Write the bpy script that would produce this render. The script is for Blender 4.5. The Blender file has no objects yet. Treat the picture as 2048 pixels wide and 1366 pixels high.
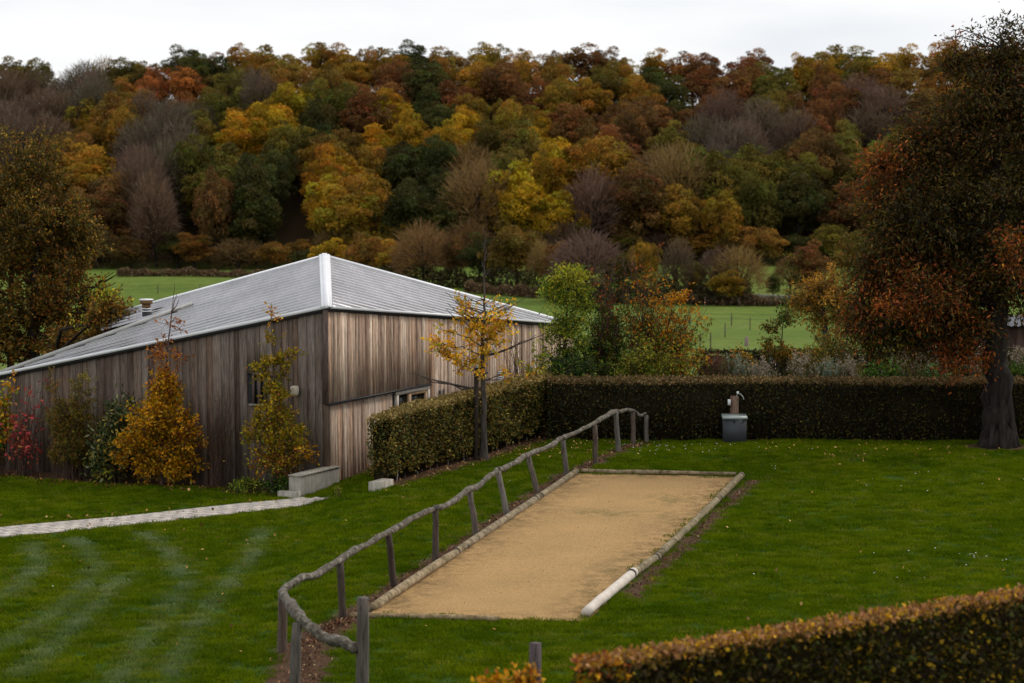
import bpy, math, random
import numpy as np

R = math.radians
scene = bpy.context.scene
COL = scene.collection
# ------------------------------------------------------------------ camera
CAM_Z = 6.8
LENS = 85.0
F = LENS / 36.0 * 2048.0
PITCH = math.atan((683 - 250) / F)
cam_data = bpy.data.cameras.new("camera")
cam_data.lens = LENS
cam_data.sensor_width = 36.0
cam_data.clip_start = 0.5
cam_data.clip_end = 4000.0
cam_data.dof.use_dof = True
cam_data.dof.focus_distance = 46.0
cam_data.dof.aperture_fstop = 2.3
cam = bpy.data.objects.new("camera", cam_data)
cam.location = (0, 0, CAM_Z)
cam.rotation_euler = (R(90) - PITCH, 0, 0)
COL.objects.link(cam)
scene.camera = cam
# ------------------------------------------------------------------ sky, sun, exposure
SUN_DIR = np.array([0.62, 0.42, 0.66]); SUN_DIR /= np.linalg.norm(SUN_DIR)
SUN_EL = math.asin(SUN_DIR[2]); SUN_AZ = math.atan2(SUN_DIR[0], SUN_DIR[1])
world = bpy.data.worlds.new("World"); scene.world = world; world.use_nodes = True
wn, wl = world.node_tree.nodes, world.node_tree.links
wn.clear()
wo = wn.new("ShaderNodeOutputWorld")
sky = wn.new("ShaderNodeTexSky"); sky.sky_type = 'NISHITA'; sky.sun_disc = False
sky.sun_elevation = SUN_EL; sky.sun_rotation = SUN_AZ
sky.air_density = 1.0; sky.dust_density = 3.0
bg1 = wn.new("ShaderNodeBackground"); bg1.inputs["Strength"].default_value = 0.12
wl.new(sky.outputs[0], bg1.inputs[0])
tc = wn.new("ShaderNodeTexCoord")
mp = wn.new("ShaderNodeMapping"); mp.inputs["Scale"].default_value = (3.0, 3.0, 14.0)
nz = wn.new("ShaderNodeTexNoise"); nz.inputs["Scale"].default_value = 2.2; nz.inputs["Detail"].default_value = 6
wl.new(tc.outputs["Generated"], mp.inputs[0]); wl.new(mp.outputs[0], nz.inputs["Vector"])
cr = wn.new("ShaderNodeValToRGB")
cr.color_ramp.elements[0].position = 0.30; cr.color_ramp.elements[0].color = (0.80, 0.84, 0.89, 1)
cr.color_ramp.elements[1].position = 0.62; cr.color_ramp.elements[1].color = (0.97, 0.975, 0.98, 1)
wl.new(nz.outputs["Fac"], cr.inputs[0])
bg2 = wn.new("ShaderNodeBackground"); bg2.inputs["Strength"].default_value = 1.12
wl.new(cr.outputs[0], bg2.inputs[0])
mx = wn.new("ShaderNodeMixShader"); mx.inputs[0].default_value = 0.9      # closed cloud deck over the sky
wl.new(bg1.outputs[0], mx.inputs[1]); wl.new(bg2.outputs[0], mx.inputs[2]); wl.new(mx.outputs[0], wo.inputs[0])
sun_l = bpy.data.lights.new("sun", 'SUN'); sun_l.energy = 1.5; sun_l.angle = R(12); sun_l.color = (1.0, 0.93, 0.84)
sun = bpy.data.objects.new("sun", sun_l); COL.objects.link(sun)
from mathutils import Vector
sun.rotation_euler = Vector(SUN_DIR).to_track_quat('Z', 'Y').to_euler()
sun.location = (40, 20, 60)
scene.view_settings.view_transform = 'Standard'
scene.view_settings.look = 'None'
scene.view_settings.exposure = 0.0
scene.view_settings.gamma = 1.0
scene.view_settings.use_curve_mapping = False
scene.render.engine = 'CYCLES'
scene.cycles.max_bounces = 6
scene.cycles.diffuse_bounces = 3
scene.cycles.glossy_bounces = 2
scene.cycles.transmission_bounces = 3

# ------------------------------------------------------------------ pixel -> place helpers (photo is 2048 x 1366)
def ray(px, py):
    xc = (px - 1024) / F; yc = (683 - py) / F
    return np.array([xc, math.cos(PITCH) + yc * math.sin(PITCH), -math.sin(PITCH) + yc * math.cos(PITCH)])
CAMP = np.array([0, 0, CAM_Z])
def on_z(px, py, z):
    d = ray(px, py); return CAMP + d * ((z - CAM_Z) / d[2])
def at_Y(px, py, Y):
    d = ray(px, py); return CAMP + d * (Y / d[1])
def on_plane(px, py, p0, n):
    d = ray(px, py); return CAMP + d * (np.dot(p0 - CAMP, n) / np.dot(d, n))
def project(p):
    v = np.asarray(p, float) - CAMP
    zc = v[1] * math.cos(PITCH) - v[2] * math.sin(PITCH)
    yc = v[1] * math.sin(PITCH) + v[2] * math.cos(PITCH)
    return 1024 + F * v[0] / zc, 683 - F * yc / zc
def sstep(t):
    t = np.clip(t, 0, 1); return t * t * (3 - 2 * t)

# ------------------------------------------------------------------ terrain
SKX = [-400, -200, 0, 60, 130, 200, 260, 330, 400, 560, 730, 850, 950, 1050, 1200, 1290, 1400, 1500, 1600, 1780, 1900, 2048, 2500]
SKY = [90, 96, 96, 118, 138, 134, 118, 108, 97, 90, 82, 92, 88, 100, 99, 112, 112, 102, 98, 94, 86, 78, 76]
FOOT_Y, CREST_Y = 428.0, 508.0
def gz(x, y):
    x = np.asarray(x, float); y = np.asarray(y, float)
    low = np.interp(y, [28, 38, 44, 47], [0.08, 0.02, -0.08, -0.22])
    b = sstep((x + 4.1) / 2.1)
    site = low * (1 - b) + 0.30 * b
    site = site + 0.012 * np.sin(x * 1.3 + 0.7) * np.cos(y * 0.9) + 0.01 * np.sin(x * 0.5 + y * 0.37)
    site = site + 1.25 * sstep((25.5 - y) / 7.5)
    far = np.interp(y, [51, 56, 62, 68, 76, 100, 130, 160, 300, 420, 430], [0, -0.3, -0.9, -1.5, -2.4, -4.9, -7.4, -9.2, -16.6, -17.8, -18.0])
    k = sstep((y - 51) / 15.0)
    base = site * (1 - k) + far
    und = (0.35 * np.sin(x * 0.05 + 1.0) + 0.25 * np.sin(x * 0.021 - y * 0.03)) * sstep((y - 120) / 60)
    px = 1024 + F * x / CREST_Y
    crest = CAM_Z + (250 - np.interp(px, SKX, SKY)) / F * CREST_Y - 10.6
    t = np.clip((y - FOOT_Y) / (CREST_Y - FOOT_Y), 0, 1)
    base = base + und * (1 - t)
    base = base + (crest + 18.0) * (t ** 0.92)
    base = base - 0.02 * np.clip(y - CREST_Y - 25, 0, 2000)
    return base
def on_ground(px, py):
    z = 0.0
    p = on_z(px, py, z)
    for _ in range(25):
        z = 0.5 * z + 0.5 * float(gz(p[0], p[1])); p = on_z(px, py, min(z, CAM_Z - 0.5))
    return p
def march_ground(px, py, y0=120.0, y1=520.0):
    d = ray(px, py); prev = None
    for Y in np.arange(y0, y1, 0.5):
        p = CAMP + d * (Y / d[1])
        if p[2] <= gz(p[0], p[1]): return p
    return CAMP + d * (y1 / d[1])

# ------------------------------------------------------------------ object helpers
def link(o, parent=None):
    COL.objects.link(o)
    if parent is not None: o.parent = parent
    return o
def tag(o, label=None, cat=None, group=None, kind=None):
    if label: o["label"] = label
    if cat: o["category"] = cat
    if group: o["group"] = group
    if kind: o["kind"] = kind
    return o
def empty(name, loc, label=None, cat=None, group=None):
    o = bpy.data.objects.new(name, None); o.location = [float(v) for v in loc]; o.empty_display_size = 0.1
    link(o); return tag(o, label, cat, group)
class Geo:
    def __init__(s): s.v = []; s.f = []; s.c = []; s.n = 0
    def add(s, v, f, c=None):
        v = np.asarray(v, float).reshape(-1, 3); f = np.asarray(f, int)
        if len(v) == 0: return
        s.v.append(v); s.f.append(f + s.n); s.n += len(v)
        if c is None: c = (1, 1, 1)
        c = np.asarray(c, float)
        s.c.append(np.broadcast_to(c, (len(v), 3)) if c.ndim == 1 else c)
    def box(s, lo, hi, c=None):
        x0, y0, z0 = lo; x1, y1, z1 = hi
        v = [(x0,y0,z0),(x1,y0,z0),(x1,y1,z0),(x0,y1,z0),(x0,y0,z1),(x1,y0,z1),(x1,y1,z1),(x0,y1,z1)]
        s.add(v, BOXF, c)
    def mesh(s, name, origin=(0, 0, 0), smooth=False):
        v = np.concatenate(s.v) - np.asarray(origin, float); c = np.concatenate(s.c)
        me = bpy.data.meshes.new(name)
        me.vertices.add(len(v)); me.vertices.foreach_set("co", v.astype(np.float32).ravel())
        tot = [np.full(len(f), f.shape[1]) for f in s.f]
        tot = np.concatenate(tot); idx = np.concatenate([f.ravel() for f in s.f])
        me.loops.add(len(idx)); me.loops.foreach_set("vertex_index", idx.astype(np.int32))
        me.polygons.add(len(tot)); st = np.concatenate([[0], np.cumsum(tot)[:-1]])
        me.polygons.foreach_set("loop_start", st.astype(np.int32))
        me.polygons.foreach_set("loop_total", tot.astype(np.int32))
        if smooth: me.polygons.foreach_set("use_smooth", np.ones(len(tot), bool))
        me.update(calc_edges=True)
        a = me.attributes.new("Col", 'FLOAT_COLOR', 'POINT')
        a.data.foreach_set("color", np.concatenate([c, np.ones((len(c), 1))], 1).astype(np.float32).ravel())
        return me
    def build(s, name, mat, parent=None, origin=None, smooth=False, color=None):
        if origin is None:
            origin = np.array(parent.location) if parent is not None else (0, 0, 0)
        o = bpy.data.objects.new(name, s.mesh(name, origin, smooth))
        if parent is None: o.location = [float(q) for q in origin]
        o.data.materials.append(mat)
        if color is not None: o.color = (*color, 1)
        return link(o, parent)
BOXF = np.array([[0,3,2,1],[4,5,6,7],[0,1,5,4],[1,2,6,5],[2,3,7,6],[3,0,4,7]])
def hexa(b, t):
    """8 corners: bottom ring b (4), top ring t (4)."""
    return np.array(list(b) + list(t), float), BOXF
def unit(v):
    v = np.asarray(v, float); return v / (np.linalg.norm(v, axis=-1, keepdims=True) + 1e-9)
def tube(path, radii, sides=6, cap=True, rng=None, rough=0.0):
    path = np.asarray(path, float); n = len(path); radii = np.broadcast_to(radii, (n,))
    t = unit(np.gradient(path, axis=0))
    ref = np.array([0, 0, 1.0]) if abs(t[0][2]) < 0.9 else np.array([1.0, 0, 0])
    V = []
    for i in range(n):
        a = np.cross(t[i], ref); a /= np.linalg.norm(a) + 1e-9; b = np.cross(t[i], a); ref = np.cross(a, t[i]) * 1.0
        ang = np.arange(sides) / sides * 2 * math.pi
        r = radii[i] * (1 + (rng.uniform(-rough, rough, sides) if rng is not None and rough else 0))
        V.append(path[i] + np.outer(np.cos(ang) * r, a) + np.outer(np.sin(ang) * r, b))
    V = np.concatenate(V)
    i, j = np.meshgrid(np.arange(n - 1), np.arange(sides), indexing='ij')
    j2 = (j + 1) % sides
    q = np.stack([i * sides + j, (i + 1) * sides + j, (i + 1) * sides + j2, i * sides + j2], -1).reshape(-1, 4)
    return V, q
def tube_caps(n, sides):
    return np.array([list(range(sides))]), np.array([[(n - 1) * sides + k for k in range(sides)][::-1]])
def bezier(p0, p1, p2, n):
    t = np.linspace(0, 1, n)[:, None]
    return (1 - t) ** 2 * p0 + 2 * t * (1 - t) * p1 + t * t * p2
def leaf_geo(pts, size, width, rng, cols, up=0.3, out=None, droop=0.0):
    """folded diamond leaves; pts (n,3), size (n,) or float, cols (n,3)"""
    n = len(pts); size = np.broadcast_to(size, (n,)) * rng.uniform(0.7, 1.3, n)
    a = rng.normal(size=(n, 3))
    if out is not None: a = a + out * 1.2
    a[:, 2] -= droop; a = unit(a)
    nn = rng.normal(size=(n, 3)); nn[:, 2] += up * 3
    b = unit(np.cross(a, nn)); nn = np.cross(b, a)
    L = size[:, None]; W = L * width
    p0 = pts; p1 = pts + a * L * .45 + b * W * .5 + nn * W * .18; p2 = pts + a * L - nn * L * .08; p3 = pts + a * L * .45 - b * W * .5 + nn * W * .18
    v = np.stack([p0, p1, p2, p3], 1).reshape(-1, 3)
    f = np.arange(4 * n).reshape(-1, 4)
    return v, f, np.repeat(cols, 4, axis=0)
def hexlin(h):
    h = h.lstrip('#'); c = np.array([int(h[i:i + 2], 16) / 255 for i in (0, 2, 4)])
    return np.where(c <= 0.04045, c / 12.92, ((c + 0.055) / 1.055) ** 2.4)
def pick(pal, n, rng, var=0.25):
    """pal: list of (hex, weight) -> (n,3) linear with brightness variation"""
    cs = np.array([hexlin(h) for h, w in pal]); w = np.array([w for h, w in pal], float); w /= w.sum()
    c = cs[rng.choice(len(cs), n, p=w)]
    return np.clip(c * rng.uniform(1 - var, 1 + var, (n, 1)) * rng.uniform(0.93, 1.07, (n, 3)), 0, 1)

# ------------------------------------------------------------------ materials
def new_mat(name):
    m = bpy.data.materials.new(name); m.use_nodes = True
    nt = m.node_tree; nt.nodes.clear()
    out = nt.nodes.new("ShaderNodeOutputMaterial")
    return m, nt.nodes, nt.links, out
def N(nodes, typ, **kw):
    n = nodes.new(typ)
    for k, v in kw.items():
        if k in ('operation', 'blend_type', 'data_type', 'attribute_type', 'attribute_name', 'distance', 'feature', 'vector_type'): setattr(n, k, v)
    return n
def noise(nodes, links, vec, scale, detail=4, rough=0.55):
    n = nodes.new("ShaderNodeTexNoise"); n.inputs["Scale"].default_value = scale
    n.inputs["Detail"].default_value = detail; n.inputs["Roughness"].default_value = rough
    if vec is not None: links.new(vec, n.inputs["Vector"])
    return n
def ramp(nodes, links, fac, stops):
    r = nodes.new("ShaderNodeValToRGB"); e = r.color_ramp.elements
    while len(e) < len(stops): e.new(0.5)
    for k, (p, c) in enumerate(stops):
        e[k].position = p; e[k].color = (*c, 1)
    links.new(fac, r.inputs[0]); return r
def mixc(nodes, links, fac, a, b, blend='MIX'):
    m = nodes.new("ShaderNodeMix"); m.data_type = 'RGBA'; m.blend_type = blend
    for sock, val in ((0, fac), (6, a), (7, b)):
        if hasattr(val, 'is_linked'): links.new(val, m.inputs[sock])
        elif isinstance(val, (int, float)): m.inputs[sock].default_value = val
        else: m.inputs[sock].default_value = (*val, 1)
    return m.outputs[2]
def principled(nodes, links, out, color, rough=0.8, metal=0.0, bump=None, bump_d=0.01, spec=0.3):
    p = nodes.new("ShaderNodeBsdfPrincipled")
    if hasattr(color, 'is_linked'): links.new(color, p.inputs["Base Color"])
    else: p.inputs["Base Color"].default_value = (*color, 1)
    p.inputs["Roughness"].default_value = rough; p.inputs["Metallic"].default_value = metal
    p.inputs["Specular IOR Level"].default_value = spec
    if bump is not None:
        b = nodes.new("ShaderNodeBump"); b.inputs["Distance"].default_value = bump_d; b.inputs["Strength"].default_value = 0.8
        links.new(bump, b.inputs["Height"]); links.new(b.outputs[0], p.inputs["Normal"])
    links.new(p.outputs[0], out.inputs[0]); return p
def objcoord(nodes, links, scale=(1, 1, 1), rand=False, world=False):
    if world:
        g = nodes.new("ShaderNodeNewGeometry"); src = g.outputs["Position"]
    else:
        g = nodes.new("ShaderNodeTexCoord"); src = g.outputs["Object"]
    if rand:
        oi = nodes.new("ShaderNodeObjectInfo"); ma = nodes.new("ShaderNodeMath"); ma.operation = 'MULTIPLY'; ma.inputs[1].default_value = 57.0
        links.new(oi.outputs["Random"], ma.inputs[0])
        ad = nodes.new("ShaderNodeVectorMath"); ad.operation = 'ADD'; links.new(src, ad.inputs[0]); links.new(ma.outputs[0], ad.inputs[1]); src = ad.outputs[0]
    m = nodes.new("ShaderNodeMapping"); m.inputs["Scale"].default_value = scale
    links.new(src, m.inputs[0]); return m.outputs[0]

def mat_leaf(name="leaf", transl=0.3):
    m, n, l, o = new_mat(name)
    a = n.new("ShaderNodeAttribute"); a.attribute_name = "Col"
    oi = n.new("ShaderNodeObjectInfo")
    c = mixc(n, l, 1.0, a.outputs["Color"], oi.outputs["Color"], 'MULTIPLY')
    d = n.new("ShaderNodeBsdfDiffuse"); t = n.new("ShaderNodeBsdfTranslucent"); g = n.new("ShaderNodeBsdfGlossy"); g.inputs["Roughness"].default_value = 0.5
    l.new(c, d.inputs[0]); l.new(c, t.inputs[0]); g.inputs[0].default_value = (0.6, 0.6, 0.6, 1)
    s = n.new("ShaderNodeMixShader"); s.inputs[0].default_value = transl
    l.new(d.outputs[0], s.inputs[1]); l.new(t.outputs[0], s.inputs[2])
    s2 = n.new("ShaderNodeMixShader"); s2.inputs[0].default_value = 0.02
    l.new(s.outputs[0], s2.inputs[1]); l.new(g.outputs[0], s2.inputs[2])
    l.new(s2.outputs[0], o.inputs[0]); return m
def mat_bark(name, c1, c2, scale=14):
    m, n, l, o = new_mat(name)
    v = objcoord(n, l, (scale, scale, scale * 0.18), rand=True)
    nn = noise(n, l, v, 1.5, 6, 0.65)
    c = ramp(n, l, nn.outputs["Fac"], [(0.3, c1), (0.7, c2)])
    principled(n, l, o, c.outputs[0], 0.95, bump=nn.outputs["Fac"], bump_d=0.015, spec=0.1); return m
def mat_timber(name):
    """weathered boards: object colour x grain x per-board shade"""
    m, n, l, o = new_mat(name)
    oi = n.new("ShaderNodeObjectInfo")
    v = objcoord(n, l, (26, 26, 2.2), rand=True)
    g1 = noise(n, l, v, 1.6, 8, 0.7)
    v2 = objcoord(n, l, (5, 5, 0.5), rand=True)
    g2 = noise(n, l, v2, 1.3, 3, 0.5)
    grain = ramp(n, l, g1.outputs["Fac"], [(0.3, (0.34, 0.31, 0.29)), (0.52, (1.0, 0.98, 0.96)), (0.72, (1.5, 1.45, 1.4))])
    stain = ramp(n, l, g2.outputs["Fac"], [(0.3, (0.62, 0.55, 0.50)), (0.5, (1, 1, 1)), (0.72, (1.15, 1.2, 1.25))])
    hue = ramp(n, l, oi.outputs["Random"], [(0.0, (0.55, 0.45, 0.40)), (0.3, (0.85, 0.78, 0.72)), (0.6, (1.05, 1.03, 1.0)), (0.8, (0.8, 0.62, 0.5)), (1.0, (1.3, 1.27, 1.22))])
    c = mixc(n, l, 1.0, oi.outputs["Color"], grain.outputs[0], 'MULTIPLY')
    c = mixc(n, l, 1.0, c, stain.outputs[0], 'MULTIPLY')
    c = mixc(n, l, 1.0, c, hue.outputs[0], 'MULTIPLY')
    # knots
    vk = objcoord(n, l, (7, 7, 2.2), rand=True)
    vo = n.new("ShaderNodeTexVoronoi"); vo.inputs["Scale"].default_value = 1.0; l.new(vk, vo.inputs["Vector"])
    kn = ramp(n, l, vo.outputs["Distance"], [(0.0, (0.3, 0.25, 0.22)), (0.10, (1, 1, 1))])
    c = mixc(n, l, 1.0, c, kn.outputs[0], 'MULTIPLY')
    principled(n, l, o, c, 0.85, bump=g1.outputs["Fac"], bump_d=0.004, spec=0.15); return m
def mat_log(name, c1, c2, c3, scale=9):
    m, n, l, o = new_mat(name)
    v = objcoord(n, l, (1, 1, 1), rand=True)
    a = noise(n, l, v, scale, 6, 0.7); b = noise(n, l, v, scale * 0.35, 3)
    c = ramp(n, l, a.outputs["Fac"], [(0.3, c1), (0.55, c2), (0.75, c3)])
    oi = n.new("ShaderNodeObjectInfo")
    d = ramp(n, l, b.outputs["Fac"], [(0.35, (0.6, 0.6, 0.55)), (0.6, (1, 1, 1))])
    c = mixc(n, l, 1.0, c.outputs[0], d.outputs[0], 'MULTIPLY')
    c = mixc(n, l, 1.0, c, oi.outputs["Color"], 'MULTIPLY')
    principled(n, l, o, c, 0.9, bump=a.outputs["Fac"], bump_d=0.008, spec=0.15); return m
def mat_plain(name, col, rough=0.7, metal=0.0, var=0.12, scale=6, spec=0.3, bump_d=0.003):
    m, n, l, o = new_mat(name)
    v = objcoord(n, l, (1, 1, 1), rand=True)
    a = noise(n, l, v, scale, 6, 0.6)
    lo = tuple(np.clip(np.array(col) * (1 - var), 0, 1)); hi = tuple(np.clip(np.array(col) * (1 + var), 0, 1))
    c = ramp(n, l, a.outputs["Fac"], [(0.3, lo), (0.7, hi)])
    principled(n, l, o, c.outputs[0], rough, metal, a.outputs["Fac"], bump_d, spec); return m
def mat_concrete(name, col):
    m, n, l, o = new_mat(name)
    v = objcoord(n, l, (1, 1, 1), rand=True); v2 = objcoord(n, l, (9, 9, 0.8), rand=True)
    a = noise(n, l, v, 5, 8, 0.65); b = noise(n, l, v2, 1.5, 4); oi = n.new("ShaderNodeObjectInfo")
    c = ramp(n, l, a.outputs["Fac"], [(0.3, tuple(np.array(col) * .75)), (0.7, tuple(np.array(col) * 1.15))])
    d = ramp(n, l, b.outputs["Fac"], [(0.35, (0.68, 0.66, 0.62)), (0.6, (1, 1, 1))])
    c = mixc(n, l, 1.0, c.outputs[0], d.outputs[0], 'MULTIPLY')
    h = ramp(n, l, oi.outputs["Random"], [(0, (0.9, 0.9, 0.9)), (1, (1.06, 1.05, 1.04))])
    c = mixc(n, l, 1.0, c, h.outputs[0], 'MULTIPLY')
    principled(n, l, o, c, 0.9, bump=a.outputs["Fac"], bump_d=0.004, spec=0.2); return m
def mat_sand():
    m, n, l, o = new_mat("sand")
    v = objcoord(n, l, world=True)
    a = noise(n, l, v, 26, 8, 0.85); b = noise(n, l, v, 0.9, 5, 0.6)
    vs = objcoord(n, l, (1.0, 1.0, 1), world=True); st = noise(n, l, vs, 4.5, 7, 0.75)
    at = n.new("ShaderNodeAttribute"); at.attribute_name = "Col"
    c = ramp(n, l, a.outputs["Fac"], [(0.28, (0.18, 0.105, 0.04)), (0.5, (0.40, 0.25, 0.105)), (0.75, (0.57, 0.37, 0.18))])
    d = ramp(n, l, b.outputs["Fac"], [(0.3, (0.86, 0.87, 0.86)), (0.65, (1.04, 1.02, 1.0))])
    c = mixc(n, l, 1.0, c.outputs[0], d.outputs[0], 'MULTIPLY')
    # worn brown dirt at the edges (Col.r = distance mask) and thin moss streaks (Col.g)
    fac = n.new("ShaderNodeMath"); fac.operation = 'MULTIPLY'
    sx = n.new("ShaderNodeSeparateColor"); l.new(at.outputs["Color"], sx.inputs[0])
    sr = ramp(n, l, st.outputs["Fac"], [(0.42, (0, 0, 0)), (0.62, (1, 1, 1))])
    l.new(sx.outputs[0], fac.inputs[0]); l.new(sr.outputs[0], fac.inputs[1])
    c = mixc(n, l, fac.outputs[0], c, (0.12, 0.075, 0.032))
    fg = n.new("ShaderNodeMath"); fg.operation = 'MULTIPLY'; l.new(sx.outputs[1], fg.inputs[0]); l.new(sr.outputs[0], fg.inputs[1])
    c = mixc(n, l, fg.outputs[0], c, (0.11, 0.10, 0.03))
    principled(n, l, o, c, 0.95, bump=a.outputs["Fac"], bump_d=0.012, spec=0.1); return m
def mat_ground():
    m, n, l, o = new_mat("meadow_ground")
    g = n.new("ShaderNodeNewGeometry"); sp = n.new("ShaderNodeSeparateXYZ"); l.new(g.outputs["Position"], sp.inputs[0])
    v = objcoord(n, l, (1, 0.35, 1), world=True)
    a = noise(n, l, v, 0.05, 6, 0.65); b = noise(n, l, v, 0.6, 5, 0.7)
    c1 = ramp(n, l, a.outputs["Fac"], [(0.3, (0.088, 0.132, 0.022)), (0.55, (0.118, 0.165, 0.031)), (0.75, (0.16, 0.195, 0.05))])
    c2 = ramp(n, l, b.outputs["Fac"], [(0.3, (0.75, 0.78, 0.7)), (0.7, (1.15, 1.12, 1.1))])
    c = mixc(n, l, 1.0, c1.outputs[0], c2.outputs[0], 'MULTIPLY')
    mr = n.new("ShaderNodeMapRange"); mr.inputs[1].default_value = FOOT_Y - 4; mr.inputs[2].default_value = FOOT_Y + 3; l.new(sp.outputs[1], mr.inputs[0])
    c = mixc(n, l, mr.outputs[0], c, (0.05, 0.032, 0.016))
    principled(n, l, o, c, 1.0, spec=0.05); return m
def mat_lawn():
    m, n, l, o = new_mat("lawn_soil")
    v = objcoord(n, l, world=True)
    a = noise(n, l, v, 18, 6, 0.7); b = noise(n, l, v, 1.2, 4)
    at = n.new("ShaderNodeAttribute"); at.attribute_name = "Col"
    sx = n.new("ShaderNodeSeparateColor"); l.new(at.outputs["Color"], sx.inputs[0])
    gr = ramp(n, l, a.outputs["Fac"], [(0.3, (0.02, 0.045, 0.006)), (0.7, (0.05, 0.095, 0.012))])
    so = ramp(n, l, a.outputs["Fac"], [(0.3, (0.035, 0.02, 0.012)), (0.55, (0.09, 0.05, 0.03)), (0.75, (0.19, 0.12, 0.075))])
    c = mixc(n, l, sx.outputs[0], gr.outputs[0], so.outputs[0])
    principled(n, l, o, c, 1.0, bump=a.outputs["Fac"], bump_d=0.02, spec=0.05); return m
def mat_grass():
    m, n, l, o = new_mat("grass_blade")
    oi = n.new("ShaderNodeObjectInfo")
    at = n.new("ShaderNodeAttribute"); at.attribute_name = "stripe"; at.attribute_type = 'INSTANCER'
    g = n.new("ShaderNodeNewGeometry")
    v = objcoord(n, l, world=True)
    b = noise(n, l, v, 0.55, 5, 0.6); vs = objcoord(n, l, (0.6, 2.2, 1), world=True); b2 = noise(n, l, vs, 2.6, 4, 0.6)
    c = ramp(n, l, oi.outputs["Random"], [(0, (0.062, 0.104, 0.002)), (0.5, (0.108, 0.164, 0.003)), (0.9, (0.155, 0.208, 0.006)), (1.0, (0.20, 0.20, 0.03))])
    d = ramp(n, l, b.outputs["Fac"], [(0.3, (0.62, 0.74, 0.7)), (0.5, (1, 1, 1)), (0.7, (1.28, 1.12, 1.0))])
    e = ramp(n, l, b2.outputs["Fac"], [(0.3, (0.7, 0.75, 0.7)), (0.65, (1.15, 1.1, 1.1))])
    c = mixc(n, l, 1.0, c.outputs[0], d.outputs[0], 'MULTIPLY')
    c = mixc(n, l, 1.0, c, e.outputs[0], 'MULTIPLY')
    c = mixc(n, l, at.outputs["Fac"], c, (0.27, 0.33, 0.19))
    df = n.new("ShaderNodeBsdfDiffuse"); t = n.new("ShaderNodeBsdfTranslucent"); s = n.new("ShaderNodeMixShader"); s.inputs[0].default_value = 0.3
    l.new(c, df.inputs[0]); l.new(c, t.inputs[0]); l.new(df.outputs[0], s.inputs[1]); l.new(t.outputs[0], s.inputs[2]); l.new(s.outputs[0], o.inputs[0])
    return m
def mat_roof():
    m, n, l, o = new_mat("corrugated_metal")
    v = objcoord(n, l, world=True)
    a = noise(n, l, v, 1.3, 6, 0.6); b = noise(n, l, v, 14, 4, 0.7)
    c1 = ramp(n, l, a.outputs["Fac"], [(0.3, (0.36, 0.35, 0.36)), (0.7, (0.50, 0.485, 0.50))])
    c2 = ramp(n, l, b.outputs["Fac"], [(0.3, (0.88, 0.88, 0.88)), (0.7, (1.05, 1.05, 1.05))])
    c = mixc(n, l, 1.0, c1.outputs[0], c2.outputs[0], 'MULTIPLY')
    principled(n, l, o, c, 0.26, 0.85, spec=0.4); return m
def mat_glass():
    m, n, l, o = new_mat("window_glass")
    p = principled(n, l, o, (0.012, 0.014, 0.012), 0.12, spec=0.2); return m

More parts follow.
